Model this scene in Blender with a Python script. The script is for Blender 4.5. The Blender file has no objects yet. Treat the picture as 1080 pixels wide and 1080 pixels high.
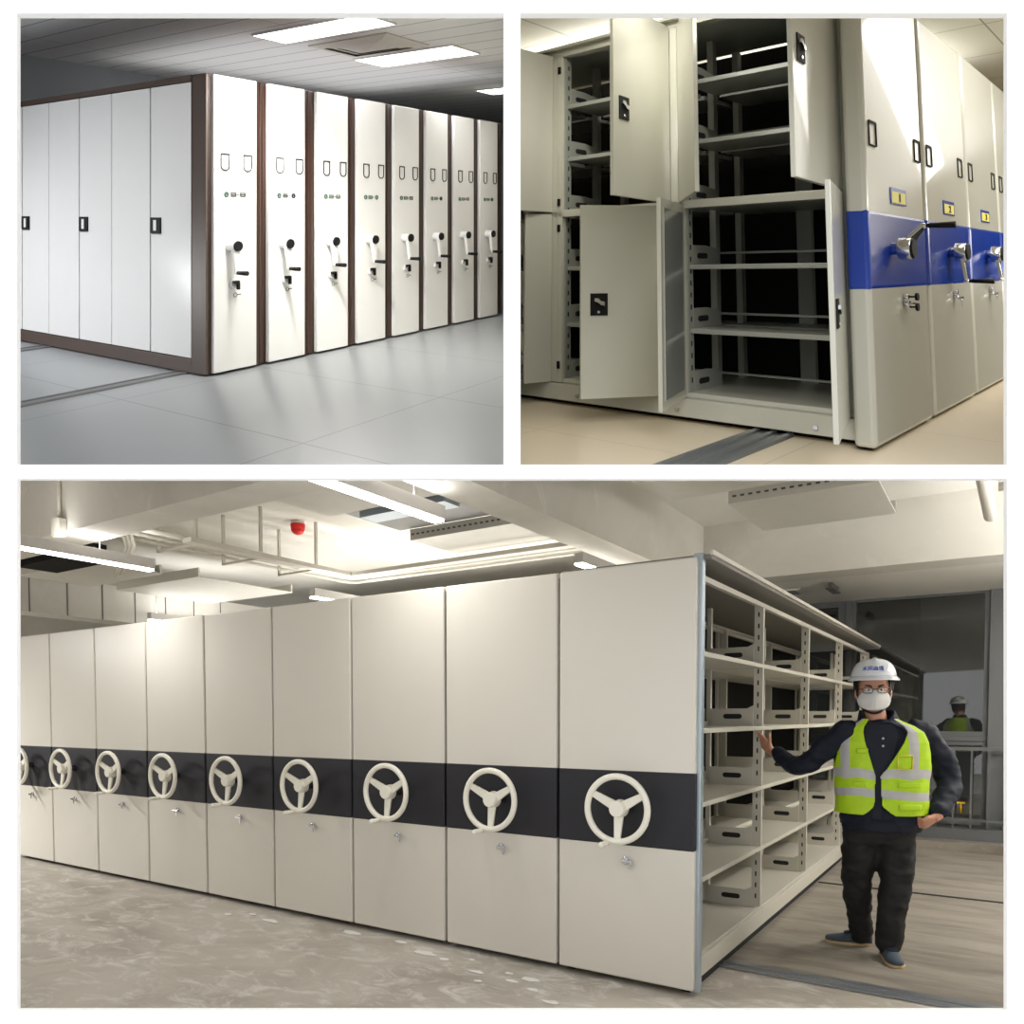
# Three record rooms with mobile shelving, seen from the front through the three
# openings of one white partition wall.  Each room has its own metric frame
# (a = along the row of cabinet fronts, b = into the row, h = up).  The lower
# room is level; the two upper rooms stand on raked floors that rise away from
# the wall, each frame is fixed at the floor under its own nearest cabinet corner.
import bpy, bmesh, math, random
from mathutils import Vector, Matrix
random.seed(7)
PI = math.pi
S = bpy.context.scene
C = S.collection

# ------------------------------------------------------------------ helpers
class Room:
    def __init__(s, O, A, B, U):
        s.O = Vector(O); s.M = Matrix((A, B, U)).transposed(); s.keep = []
    def w(s, p): return s.O + s.M @ Vector(p)
IDENT = Room((0, 0, 0), (1, 0, 0), (0, 1, 0), (0, 0, 1))
LOW = Room((0.91167, 3.94604, 0), (-0.83837, 0.54511, 0), (0.54511, 0.83837, 0), (0, 0, 1))
LEFT = Room((-2.30264, 5.85369, 4.0545), (0.53985, 0.86409, 0.56291), (-0.84176, 0.55417, 0.36102), (0, 0.03853, 0.99926))
RIGHT = Room((1.72399, 3.55026, 2.71229), (0.67637, 0.75395, 0.43674), (-0.73656, 0.69193, 0.39037), (0.01, 0.13906, 0.99538))
EYE = Vector((0, 0, 1.47648))
CT, ST = 0.99926, 0.03853
def axisdir(x, y):                      # sight line of the partition's own grid
    xc, yc = (x - 540) / 800, (y - 787) / 800
    return Vector((xc, -ST * yc + CT, -CT * yc - ST))
def wallpt(x, y, d): return EYE + axisdir(x, y) * d
# each room ends at the partition slab / partition wall next to it
def side(p1, p2, inside):
    n = axisdir(*p1).cross(axisdir(*p2)).normalized()
    return n if n.dot(axisdir(*inside)) > 0 else -n
LEFT.keep = [side((0, 492.5), (1080, 492.5), (270, 250)), side((537.5, 0), (537.5, 900), (270, 250))]
RIGHT.keep = [side((0, 492.5), (1080, 492.5), (800, 250)), side((542.5, 0), (542.5, 900), (800, 250))]
LOW.keep = [side((0, 502), (1080, 502), (540, 800))]

class G:
    def __init__(s): s.v = []; s.f = []; s.m = []; s.sm = []
    def add(s, vs, fs, m=0, smooth=False):
        o = len(s.v); s.v += [tuple(p) for p in vs]
        for f in fs: s.f.append(tuple(i + o for i in f)); s.m.append(m); s.sm.append(smooth)
        return s
    def box(s, p, q, m=0):
        (x0, y0, z0), (x1, y1, z1) = p, q
        return s.add([(x0,y0,z0),(x1,y0,z0),(x1,y1,z0),(x0,y1,z0),(x0,y0,z1),(x1,y0,z1),(x1,y1,z1),(x0,y1,z1)],
              [(0,3,2,1),(4,5,6,7),(0,1,5,4),(1,2,6,5),(2,3,7,6),(3,0,4,7)], m)
    def hexa(s, b4, t4, m=0):
        return s.add(list(b4) + list(t4), [(0,3,2,1),(4,5,6,7),(0,1,5,4),(1,2,6,5),(2,3,7,6),(3,0,4,7)], m)
    def cyl(s, p, q, r0, r1=None, n=16, m=0, smooth=True):
        r1 = r0 if r1 is None else r1
        p, q = Vector(p), Vector(q); d = (q - p).normalized()
        u = d.orthogonal().normalized(); w = d.cross(u)
        vs = [];
        for c, r in ((p, r0), (q, r1)):
            for i in range(n):
                t = 2 * PI * i / n; vs.append(c + u * (r * math.cos(t)) + w * (r * math.sin(t)))
        s.add(vs, [(i, (i+1) % n, n + (i+1) % n, n + i) for i in range(n)], m, smooth)
        s.add(vs[:n], [tuple(range(n-1, -1, -1))], m); s.add(vs[n:], [tuple(range(n))], m)
        return s
    def tube(s, pts, r, n=8, m=0, closed=False):
        pts = [Vector(p) for p in pts]; N = len(pts); rs = r if isinstance(r, (list, tuple)) else [r] * N
        t0 = (pts[1] - pts[0]).normalized(); u = t0.orthogonal().normalized(); vs = []
        for i in range(N):
            if closed: t = (pts[(i+1) % N] - pts[i-1]).normalized()
            else: t = (pts[min(i+1, N-1)] - pts[max(i-1, 0)]).normalized()
            u = (u - t * u.dot(t)).normalized(); w = t.cross(u)
            for k in range(n):
                a = 2 * PI * k / n; vs.append(pts[i] + (u * math.cos(a) + w * math.sin(a)) * rs[i])
        fs = []
        for i in range(N if closed else N - 1):
            j = (i + 1) % N
            for k in range(n): fs.append((i*n+k, i*n+(k+1) % n, j*n+(k+1) % n, j*n+k))
        if not closed: fs += [tuple(range(n-1, -1, -1)), tuple((N-1)*n + k for k in range(n))]
        return s.add(vs, fs, m, True)
    def torus(s, c, u, w, R, r, n=40, k=10, m=0):
        c, u, w = Vector(c), Vector(u), Vector(w)
        return s.tube([c + (u * math.cos(2*PI*i/n) + w * math.sin(2*PI*i/n)) * R for i in range(n)], r, k, m, True)
    def ball(s, c, r, n=16, k=10, m=0, rot=None):
        c = Vector(c); r = Vector(r) if not isinstance(r, (int, float)) else Vector((r, r, r)); vs = []; fs = []
        for j in range(k + 1):
            ph = PI * j / k
            for i in range(n):
                t = 2 * PI * i / n
                q = Vector((math.sin(ph)*math.cos(t)*r.x, math.sin(ph)*math.sin(t)*r.y, math.cos(ph)*r.z))
                vs.append(c + (rot @ q if rot else q))
        for j in range(k):
            for i in range(n): fs.append((j*n+i, (j+1)*n+i, (j+1)*n+(i+1) % n, j*n+(i+1) % n))
        return s.add(vs, fs, m, True)
    def plate(s, pts, off, m=0):        # polygon pts extruded by vector off
        n = len(pts); P = [Vector(p) for p in pts]; Q = [p + Vector(off) for p in P]
        s.add(P + Q, [tuple(range(n-1, -1, -1)), tuple(range(n, 2*n))] + [(i, (i+1) % n, n+(i+1) % n, n+i) for i in range(n)], m)
        return s
    def loft(s, rings, m=0, cap=True):
        n = len(rings[0]); vs = [p for r in rings for p in r]
        fs = [(j*n+i, j*n+(i+1) % n, (j+1)*n+(i+1) % n, (j+1)*n+i) for j in range(len(rings)-1) for i in range(n)]
        if cap: fs += [tuple(range(n-1, -1, -1)), tuple((len(rings)-1)*n+i for i in range(n))]
        return s.add(vs, fs, m, True)

def emit(name, g, mats, parent=None, room=IDENT, base=(0, 0, 0), bevel=0, clip=False, seg=2, remesh=0, post=None):
    """one mesh object; vertices are given in room coordinates, origin at base"""
    if not isinstance(mats, (list, tuple)): mats = [mats]
    me = bpy.data.meshes.new(name)
    me.from_pydata([tuple(room.M @ (Vector(v) - Vector(base))) for v in g.v], [], g.f)
    me.polygons.foreach_set('material_index', g.m); me.polygons.foreach_set('use_smooth', g.sm)
    for m in mats: me.materials.append(m)
    bm = bmesh.new(); bm.from_mesh(me)
    if not remesh: bmesh.ops.remove_doubles(bm, verts=bm.verts, dist=1e-6)
    bmesh.ops.recalc_face_normals(bm, faces=bm.faces)
    if bevel:
        ed = [e for e in bm.edges if len(e.link_faces) == 2 and e.calc_face_angle(0) > 0.6]
        bmesh.ops.bevel(bm, geom=ed, offset=bevel, offset_type='OFFSET', segments=seg, profile=0.5, affect='EDGES', clamp_overlap=True)
    if clip:
        o = room.w(base)
        for n in room.keep:
            bmesh.ops.bisect_plane(bm, geom=bm.verts[:] + bm.edges[:] + bm.faces[:], plane_co=EYE - o, plane_no=-n, clear_outer=True)
        bmesh.ops.bisect_plane(bm, geom=bm.verts[:] + bm.edges[:] + bm.faces[:], plane_co=wallpt(540, 787, 2.90) - o, plane_no=-axisdir(540, 787), clear_outer=True)
    lay = bm.verts.layers.float_vector.new('lc')
    Mi = room.M.inverted()
    for v in bm.verts: v[lay] = Mi @ v.co + Vector(base)
    bm.to_mesh(me); bm.free()
    ob = bpy.data.objects.new(name, me); C.objects.link(ob)
    if remesh:
        md = ob.modifiers.new('r', 'REMESH'); md.mode = 'VOXEL'; md.voxel_size = remesh; md.use_smooth_shade = True
        md = ob.modifiers.new('s', 'SMOOTH'); md.factor = 0.5; md.iterations = 3
        dg = bpy.context.evaluated_depsgraph_get(); me2 = bpy.data.meshes.new_from_object(ob.evaluated_get(dg))
        ob.modifiers.clear(); ob.data = me2; me = me2
        if not me.materials:
            for m in mats: me.materials.append(m)
        if post: post(me)
    if parent: ob.parent = parent
    else: ob.location = room.w(base)
    return ob
def thing(name, room, base, label, cat, group=None):
    o = bpy.data.objects.new(name, None); C.objects.link(o); o.location = room.w(base)
    o.empty_display_size = 0.1; o['label'] = label; o['category'] = cat
    if group: o['group'] = group
    return o
def tag(o, label, cat, group=None):
    o['label'] = label; o['category'] = cat
    if group: o['group'] = group
    return o
def struct(name, g, m, room=IDENT, clip=False, bevel=0, base=(0, 0, 0)):
    o = emit(name, g, m, None, room, base, bevel, clip); o['kind'] = 'structure'; return o
def sub(o, name, parent, label=None):
    if label: o['label'] = label
    return o
def copy_thing(root, loc, label):
    r = root.copy(); C.objects.link(r); r.location = loc; r['label'] = label
    def rec(a, b):
        for ch in list(a.children):
            c = ch.copy(); C.objects.link(c); c.parent = b; rec(ch, c)
    rec(root, r); return r

# ---------------------------------------------------------------- materials
def lin(c): return tuple((x/255/12.92 if x/255 <= .04045 else ((x/255+.055)/1.055)**2.4) for x in c)
def mat(name, rgb, rough=.5, metal=0, spec=.5, noise=0, nscale=6, emit_=0, bump=0, bscale=60, coat=0):
    m = bpy.data.materials.new(name); m.use_nodes = True; nt = m.node_tree; N = nt.nodes; L = nt.links
    b = N['Principled BSDF']; c = lin(rgb) + (1,)
    b.inputs['Base Color'].default_value = c; b.inputs['Roughness'].default_value = rough
    b.inputs['Metallic'].default_value = metal; b.inputs['Specular IOR Level'].default_value = spec
    b.inputs['Coat Weight'].default_value = coat
    tc = N.new('ShaderNodeTexCoord')
    n = N.new('ShaderNodeTexNoise'); n.inputs['Scale'].default_value = nscale; n.inputs['Detail'].default_value = 5
    L.new(tc.outputs['Object'], n.inputs['Vector'])
    r = N.new('ShaderNodeMix'); r.data_type = 'RGBA'
    k = noise if noise else .012
    r.inputs['A'].default_value = tuple(x*(1-k) for x in c[:3]) + (1,); r.inputs['B'].default_value = tuple(min(1, x*(1+k)) for x in c[:3]) + (1,)
    L.new(n.outputs['Fac'], r.inputs['Factor']); L.new(r.outputs['Result'], b.inputs['Base Color'])
    if bump:
        n2 = N.new('ShaderNodeTexNoise'); n2.inputs['Scale'].default_value = bscale; n2.inputs['Detail'].default_value = 4
        L.new(tc.outputs['Object'], n2.inputs['Vector'])
        bp = N.new('ShaderNodeBump'); bp.inputs['Strength'].default_value = bump; bp.inputs['Distance'].default_value = .01
        L.new(n2.outputs['Fac'], bp.inputs['Height']); L.new(bp.outputs['Normal'], b.inputs['Normal'])
    if emit_:
        b.inputs['Emission Color'].default_value = (1, .98, .94, 1); b.inputs['Emission Strength'].default_value = emit_
    return m
def grid_mat(name, rgb, line, sa, sb, oa, ob_, wa, wb, rough=.4, noise=.05, spec=.5, nscale=1.5, lines_b=True):
    """tile / panel joints laid out in room coordinates"""
    m = mat(name, rgb, rough, 0, spec, noise, nscale); nt = m.node_tree; N = nt.nodes; L = nt.links; b = N['Principled BSDF']
    at = N.new('ShaderNodeAttribute'); at.attribute_name = 'lc'; sp = N.new('ShaderNodeSeparateXYZ'); L.new(at.outputs['Vector'], sp.inputs[0])
    def line_mask(out, size, off, wid):
        a = N.new('ShaderNodeMath'); a.operation = 'SUBTRACT'; a.inputs[1].default_value = off; L.new(out, a.inputs[0])
        p = N.new('ShaderNodeMath'); p.operation = 'PINGPONG'; p.inputs[1].default_value = size / 2; L.new(a.outputs[0], p.inputs[0])
        q = N.new('ShaderNodeMath'); q.operation = 'LESS_THAN'; q.inputs[1].default_value = wid / 2; L.new(p.outputs[0], q.inputs[0]); return q.outputs[0]
    ma = line_mask(sp.outputs[0], sa, oa, wa); o = ma
    if lines_b:
        mb = line_mask(sp.outputs[1], sb, ob_, wb)
        x = N.new('ShaderNodeMath'); x.operation = 'MAXIMUM'; L.new(ma, x.inputs[0]); L.new(mb, x.inputs[1]); o = x.outputs[0]
    r = N.new('ShaderNodeMix'); r.data_type = 'RGBA'; r.inputs['B'].default_value = lin(line) + (1,)
    src = b.inputs['Base Color'].links[0].from_socket
    L.new(src, r.inputs['A']); L.new(o, r.inputs['Factor']); L.new(r.outputs['Result'], b.inputs['Base Color'])
    return m
def concrete(name, base, dark, light, rough=.6, scale=1.2, patch=.62, stretch=(1, 1, 1), chips=False):
    m = bpy.data.materials.new(name); m.use_nodes = True; nt = m.node_tree; N = nt.nodes; L = nt.links; b = N['Principled BSDF']
    at = N.new('ShaderNodeAttribute'); at.attribute_name = 'lc'
    mp = N.new('ShaderNodeMapping'); mp.inputs['Scale'].default_value = stretch; L.new(at.outputs['Vector'], mp.inputs[0])
    n1 = N.new('ShaderNodeTexNoise'); n1.inputs['Scale'].default_value = scale; n1.inputs['Detail'].default_value = 9; n1.inputs['Roughness'].default_value = .62; n1.inputs['Distortion'].default_value = .8
    n2 = N.new('ShaderNodeTexNoise'); n2.inputs['Scale'].default_value = scale * 4.2; n2.inputs['Detail'].default_value = 8; n2.inputs['Distortion'].default_value = .9; n2.inputs['Roughness'].default_value = .7
    for n in (n1, n2): L.new(mp.outputs[0], n.inputs['Vector'])
    r1 = N.new('ShaderNodeValToRGB'); e = r1.color_ramp.elements
    e[0].position = .36; e[0].color = lin(dark) + (1,); e[1].position = .6; e[1].color = lin(base) + (1,)
    r2 = N.new('ShaderNodeValToRGB'); e = r2.color_ramp.elements; e[0].position = patch - .1; e[0].color = (0,0,0,1); e[1].position = patch + .12; e[1].color = (1,1,1,1)
    L.new(n1.outputs['Fac'], r1.inputs[0]); L.new(n2.outputs['Fac'], r2.inputs[0])
    mx = N.new('ShaderNodeMix'); mx.data_type = 'RGBA'; mx.inputs['B'].default_value = lin(light) + (1,)
    L.new(r1.outputs[0], mx.inputs['A']); L.new(r2.outputs[0], mx.inputs['Factor'])
    L.new(mx.outputs['Result'], b.inputs['Base Color'])
    b.inputs['Roughness'].default_value = rough
    bp = N.new('ShaderNodeBump'); bp.inputs['Strength'].default_value = .25; bp.inputs['Distance'].default_value = .01
    L.new(n2.outputs['Fac'], bp.inputs['Height']); L.new(bp.outputs['Normal'], b.inputs['Normal'])
    return m
def glass(name, ior=1.55):              # thin clear sheet: sharp see-through plus its mirror reflection
    m = bpy.data.materials.new(name); m.use_nodes = True; nt = m.node_tree; N = nt.nodes; L = nt.links
    N.remove(N['Principled BSDF']); out = N['Material Output']
    f = N.new('ShaderNodeFresnel'); f.inputs['IOR'].default_value = ior
    t = N.new('ShaderNodeBsdfTransparent'); t.inputs[0].default_value = (.93, .95, .94, 1)
    q = N.new('ShaderNodeBsdfGlossy'); q.inputs['Roughness'].default_value = .015
    x = N.new('ShaderNodeMixShader'); L.new(f.outputs[0], x.inputs[0]); L.new(t.outputs[0], x.inputs[1]); L.new(q.outputs[0], x.inputs[2]); L.new(x.outputs[0], out.inputs['Surface'])
    return m

M = {}
M['paper_white'] = mat('white_plaster', (255, 255, 255), .9, spec=.1)
M['cab'] = mat('warm_grey_paint', (212, 207, 196), .36, spec=.45)
M['cover_shade'] = mat('cover_shade_grey', (120, 116, 108), .5)  # shade under the cover put into its colour
M['cab_in'] = mat('shelf_paint', (200, 196, 184), .4)
M['band'] = mat('black_band_film', (38, 37, 42), .55, spec=.35)
M['wheel'] = mat('cream_plastic', (232, 228, 214), .35)
M['plaster'] = mat('plaster_flake', (226, 223, 216), .9)
M['chrome'] = mat('chrome', (205, 207, 212), .15, 1)
M['alu'] = mat('anodised_trim', (170, 182, 190), .35, .5)
M['black'] = mat('black_plastic', (14, 14, 15), .55, spec=.2)
M['dark'] = mat('shade_and_duct_dark', (34, 33, 32), .8, spec=.1)  # near-black body colour stands in for shade inside the open shelves
M['rubber'] = mat('rubber', (20, 20, 20), .7)
M['steel'] = mat('floor_rail_steel', (150, 154, 158), .35, .7)
M['led'] = mat('led_diffuser', (255, 255, 250), .5, emit_=14)
M['ledbox'] = mat('lamp_housing', (205, 202, 198), .4)
M['pipe'] = mat('painted_conduit', (205, 200, 188), .5, noise=.08)
M['tray'] = mat('metal_tray', (212, 209, 199), .45, noise=.06)
M['traydark'] = mat('recess_steel', (96, 93, 88), .4, .4)
M['red'] = mat('red_beacon', (225, 30, 22), .35)
M['conc'] = concrete('painted_concrete', (216, 213, 205), (202, 198, 189), (226, 223, 216), .8, .5, .66)
M['slab'] = concrete('ceiling_paint', (230, 228, 221), (220, 217, 209), (234, 232, 226), .85, .4, .66)
M['floorL'] = concrete('worn_concrete_floor', (184, 177, 166), (158, 150, 138), (216, 212, 205), .6, 1.5, .6, (.6, 1.0, 1))
M['floorW'] = concrete('wood_look_floor', (154, 147, 136), (122, 114, 104), (176, 170, 160), .38, 1.6, .68, (.7, 3.2, 1))
M['winf'] = mat('dark_window_frame', (112, 114, 116), .4, .4)
M['glass'] = glass('window_glass', 1.8)
M['night'] = mat('night_dark_wall', (48, 48, 44), .9)  # dark of night put into the enclosure's colour
# upper left room
M['lwhite'] = mat('white_lacquer', (238, 238, 238), .22, spec=.5)
M['brown'] = mat('brown_laminate', (74, 56, 46), .38, noise=.08, nscale=3)
M['brownd'] = mat('dark_brown_trim', (54, 30, 20), .35, noise=.12, nscale=4)
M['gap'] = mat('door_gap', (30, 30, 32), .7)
M['seam'] = mat('thin_seam', (120, 122, 125), .6)
M['ltile'] = grid_mat('vinyl_floor_panels', (152, 156, 160), (92, 96, 99), 1.2, 1.75, -.75, -.12, .008, .008, .3, .06, .5, .7)
M['lceil'] = grid_mat('ceiling_planks', (232, 232, 232), (130, 130, 132), .3, 2.4, .05, .3, .012, .006, .7, .03)
M['lwall'] = mat('grey_wall', (160, 164, 168), .8)
M['lrail'] = mat('grey_rail', (118, 121, 124), .4, .3)
M['green'] = mat('green_ink', (74, 112, 96), .5)
M['ink'] = mat('dark_ink', (40, 44, 42), .6, spec=.2)
M['panel_led'] = mat('panel_lamp', (255, 255, 255), .5, emit_=6)
# upper right room
M['rcab'] = mat('grey_green_enamel', (204, 203, 190), .25, spec=.5, coat=.2)
M['rin'] = mat('shelf_enamel', (158, 160, 152), .35)
M['rdoor_in'] = mat('door_inner_enamel', (176, 180, 176), .12, .35)
M['blue'] = mat('blue_band', (28, 64, 165), .22, coat=0)
M['yellow'] = mat('yellow_card', (238, 226, 92), .5)
M['rtile'] = grid_mat('cream_floor_tiles', (236, 221, 194), (205, 190, 162), 1.2, 1.2, .5, .3, .006, .006, .3, .05, .5, .8)
M['rceil'] = grid_mat('ceiling_boards', (222, 220, 210), (150, 147, 140), 1.0, 1.25, -.2, 0.0, .012, .012, .8, .02)
M['rwall'] = mat('cream_wall', (214, 210, 196), .8)
# person
M['skin'] = mat('skin', (206, 150, 124), .5, noise=.06, nscale=20)
M['jacket'] = mat('navy_shell_fabric', (25, 30, 45), .68, spec=.3, bump=.25, bscale=14)
M['tshirt'] = mat('navy_tshirt', (24, 30, 44), .8)
M['trouser'] = mat('black_trousers', (20, 19, 20), .75, bump=.2, bscale=18)
M['vest'] = mat('yellow_green_mesh', (186, 226, 30), .6, noise=.08, nscale=30, bump=.15, bscale=90)
M['silver'] = mat('reflective_tape', (190, 190, 192), .45, noise=.08, nscale=25)
M['hat'] = mat('white_shell', (232, 236, 242), .2, coat=.3)
M['hatblue'] = mat('blue_print', (24, 74, 190), .4)
M['mask'] = mat('white_mask', (226, 224, 222), .85, noise=.04, nscale=40)
M['hair'] = mat('black_hair', (22, 18, 17), .6)
M['shoe'] = mat('slate_canvas', (70, 82, 94), .8, noise=.15, nscale=40)
M['sole'] = mat('tan_sole', (196, 168, 128), .7)
M['lens'] = glass('spectacle_lens')
M['wire'] = mat('brown_frame', (50, 26, 20), .3)
M['valve'] = mat('yellow_valve', (220, 178, 40), .4)

# ------------------------------------------------ partition wall and slabs
g = G()
D0, D1 = 2.868, 2.888
def wp(x0, y0, x1, y1):
    g.hexa([wallpt(x0, y0, D0), wallpt(x1, y0, D0), wallpt(x1, y1, D0), wallpt(x0, y1, D0)],
           [wallpt(x0, y0, D0) + axisdir(540, 787) * .02, wallpt(x1, y0, D0) + axisdir(540, 787) * .02,
            wallpt(x1, y1, D0) + axisdir(540, 787) * .02, wallpt(x0, y1, D0) + axisdir(540, 787) * .02])
wp(-900, -700, 18, 1240); wp(1062, -700, 1980, 1240)
wp(18, -700, 1062, 14); wp(18, 1065, 1062, 1240)
wp(18, 490, 1062, 505); wp(531, 14, 549, 490)
w0 = struct('wall_front', g, M['paper_white'])
g = G()
def wedge(pts, d0, d1):
    g.hexa([wallpt(x, y, d0) for x, y in pts], [wallpt(x, y, d1) for x, y in pts])
wedge([(-300, 494), (1400, 494), (1400, 500), (-300, 500)], D1 + .01, 13.5)
struct('wall_middle', g, M['conc'])
g = G(); wedge([(538.6, -200), (541.4, -200), (541.4, 493.5), (538.6, 493.5)], D1 + .01, 13)
struct('wall_divider', g, M['rwall'])
# added dark enclosure round the rooms, shuts out world light behind the windows
g = G(); g.box((-9.3, 2.9, -.3), (-9.1, 17, 14)); struct('wall_left', g, M['night'])
g = G(); g.box((9.1, 2.9, -.3), (9.3, 17, 14)); struct('wall_right', g, M['night'])
g = G(); g.box((-9.3, 17, -.3), (9.3, 17.2, 14)); struct('wall_enclosure', g, M['night'])
g = G(); g.box((-9.3, 2.6, 14), (9.3, 17.2, 14.2)); struct('ceiling', g, M['night'])



# ===================================================== lower room (LOW)
PITCH = .822
def orings(c, ua, ub, r):               # oval slot outline points
    return [Vector(c) + Vector(ua) * x + Vector(ub) * y for x, y in r]
def oval(w, h, n=6):
    return [((w-h)/2*sx + h/2*math.cos(t), h/2*math.sin(t)) for sx, t0 in ((1, -PI/2), (-1, PI/2)) for t in [t0 + PI*i/n for i in range(n+1)]]
POSTS = [.10, 1.45, 2.87, 4.40, 5.93]
SHELF = [.59, 1.007, 1.415, 1.836]
END = 6.2
def end_panel(k, t, room, b0):
    w = PITCH - .014
    g = G(); g.box((b0[0] + .009, -.0, .035), (b0[0] + PITCH - .009, .05, 2.30))
    emit('end_panel', g, M['cab'], t, room, b0, bevel=.010, seg=3)
    g = G(); g.box((b0[0] + .0075, -.003, .770), (b0[0] + PITCH - .0075, .046, 1.186))
    emit('control_band', g, M['band'], t, room, b0, bevel=.010, seg=3)
    # handwheel
    c = Vector((b0[0] + .385, -.135, .987)); ua, uh = Vector((1, 0, 0)), Vector((0, 0, 1))
    g = G(); g.torus(c, ua, uh, .174, .0175, 48, 12)
    for ang in (152, 28, 270):
        t1 = math.radians(ang); d = ua * math.cos(t1) + uh * math.sin(t1); n = ua * -math.sin(t1) + uh * math.cos(t1)
        p0, p1 = c + Vector((0, .02, 0)) + d * .02, c + d * .170
        q = Vector((0, .016, 0))
        g.hexa([p0 - n*.028, p0 + n*.028, p1 + n*.017, p1 - n*.017], [p0 - n*.028 + q, p0 + n*.028 + q, p1 + n*.017 + q, p1 - n*.017 + q])
    g.cyl(c + Vector((0, -.012, 0)), c + Vector((0, .05, 0)), .042, .05, 24)
    g.cyl(c + Vector((0, .05, 0)), c + Vector((0, .135, 0)), .024, .03, 20, 1)  # shaft coloured black to stand for its shadow
    wh = emit('handwheel', g, [M['wheel'], M['band']], t, room, b0, bevel=.003)
    g = G(); k0 = c + ua * .03 * 1 - uh * .183
    g.cyl(k0 + Vector((.02, .01, 0)), k0 + Vector((.02, -.075, -.002)), .013, .016, 16); g.ball(k0 + Vector((.02, -.08, -.002)), .0165)
    g.hexa([k0 + Vector(v) for v in ((-.03, -.008, -.006), (.035, -.008, -.006), (.035, .016, -.006), (-.03, .016, -.006))],
           [k0 + Vector(v) for v in ((-.03, -.008, .016), (.035, -.008, .016), (.035, .016, .016), (-.03, .016, .016))])
    kn = emit('spinner_knob', g, M['wheel'], wh, room, b0)
    g = G(); lc = Vector((b0[0] + .393, 0, .69))
    g.cyl(lc, lc + Vector((0, -.012, 0)), .021, .019, 20); g.cyl(lc, lc + Vector((0, -.03, 0)), .011, .010, 14)
    g.box(lc + Vector((-.05, -.04, -.006)), lc + Vector((.012, -.028, .008)))
    lk = emit('lock', g, M['chrome'], t, room, b0, bevel=.002)
    g = G(); g.torus(lc + Vector((-.036, -.034, -.012)), (1, 0, 0), (0, 0, 1), .012, .0018, 16, 6); g.box(lc + Vector((-.042, -.036, -.04)), lc + Vector((-.030, -.032, -.012)))
    emit('key', g, M['chrome'], lk, room, b0)
NTH = ['frontmost beige shelving unit with open shelves on its side, beside the man in the vest',
 'second beige shelving unit from the open shelves, with cream handwheel', 'third beige shelving unit from the open shelves, with cream handwheel',
 'fourth beige shelving unit from the open shelves, with cream handwheel', 'fifth beige shelving unit from the open shelves, middle of the row',
 'sixth beige shelving unit from the open shelves, with cream handwheel', 'third beige shelving unit from the far left end of the row',
 'second beige shelving unit from the far left end of the row', 'farthest beige shelving unit, cut by the left edge of the room view']
GRP = 'mobile shelving units with cream handwheels'
t = thing('mobile_shelving_unit', LOW, (-.05, 0, 0), NTH[0], 'shelving unit', GRP); b0 = (-.05, 0, 0)
end_panel(0, t, LOW, b0)
g = G(); g.box((-.062, .035, .02), (-.012, .085, 2.325)); emit('edge_trim', g, M['alu'], t, LOW, b0, bevel=.006)
g = G(); g.box((-.02, .08, .055), (.76, END, .165)); g.box((.0, .08, .165), (.03, END, .175)); emit('base', g, M['cab_in'], t, LOW, b0, bevel=.004)
g = G(); g.box((.0, .08, .0), (.05, END, .055)); g.box((.70, .08, .0), (.75, END, .055))
emit('kick_rail', g, M['rubber'], t, LOW, b0)
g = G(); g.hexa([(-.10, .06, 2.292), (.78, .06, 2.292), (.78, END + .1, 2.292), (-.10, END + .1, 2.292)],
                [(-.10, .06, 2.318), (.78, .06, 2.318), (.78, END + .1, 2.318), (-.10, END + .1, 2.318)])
emit('top_cover', g, M['cover_shade'], t, LOW, b0)
g = G(); g.box((-.112, .05, 2.312), (-.095, END + .1, 2.335)); emit('cover_edge', g, M['cab'], t, LOW, b0)
g = G(); g.box((0, .08, 2.215), (.03, END, 2.245)); g.box((.72, .08, 2.215), (.75, END, 2.245)); emit('top_rail', g, M['cab_in'], t, LOW, b0)
PB = POSTS[:-1] + [POSTS[-1]]
for i, pb in enumerate(POSTS + [END - .03]):
    g = G()
    for a0, s_ in ((0, 1), (.69, 1)):
        g.box((a0, pb, .165), (a0 + .06, pb + .03, 2.24))
    for k in range(26):                       # punched slots of the upright
        h = .23 + k * .077
        if min(abs(h - s) for s in SHELF) > .03: g.box((.026, pb - .0015, h), (.036, pb + .001, h + .032), 1)
    g.box((.36, pb, .165), (.39, pb + .03, 2.24))
    emit('upright', g, [M['cab_in'], M['gap']], t, LOW, b0)
LV = [.165] + SHELF
for i in range(len(POSTS)):
    y0 = POSTS[i] + (.03 if i else 0); y1 = (POSTS + [END - .03])[i + 1]
    for h in SHELF + [2.10]:
        if h == 2.10: continue
        g = G(); g.box((0, y0, h - .028), (.37, y1, h)); g.box((.40, y0, h - .028), (.75, y1, h)); g.box((.365, y0, h), (.372, y1, h + .03))
        emit('shelf', g, M['cab_in'], t, LOW, b0, bevel=.003)
    for h in LV:
        g = G(); y = y1 - .012
        hh = .12
        g.plate([(.06, y, h), (.36, y, h), (.36, y, h + hh), (.10, y, h + hh), (.06, y, h + hh + .02)], (0, .012, 0))
        g.plate([(x, y - .0015, z) for x, z in [(.20 + u, h + .066 + v) for u, v in oval(.13, .034)]], (0, .001, 0), 1)
        g.plate([(.40, y, h), (.69, y, h), (.69, y, h + hh), (.40, y, h + hh)], (0, .012, 0))
        emit('side_bracket', g, [M['cab_in'], M['gap']], t, LOW, b0)
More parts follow.
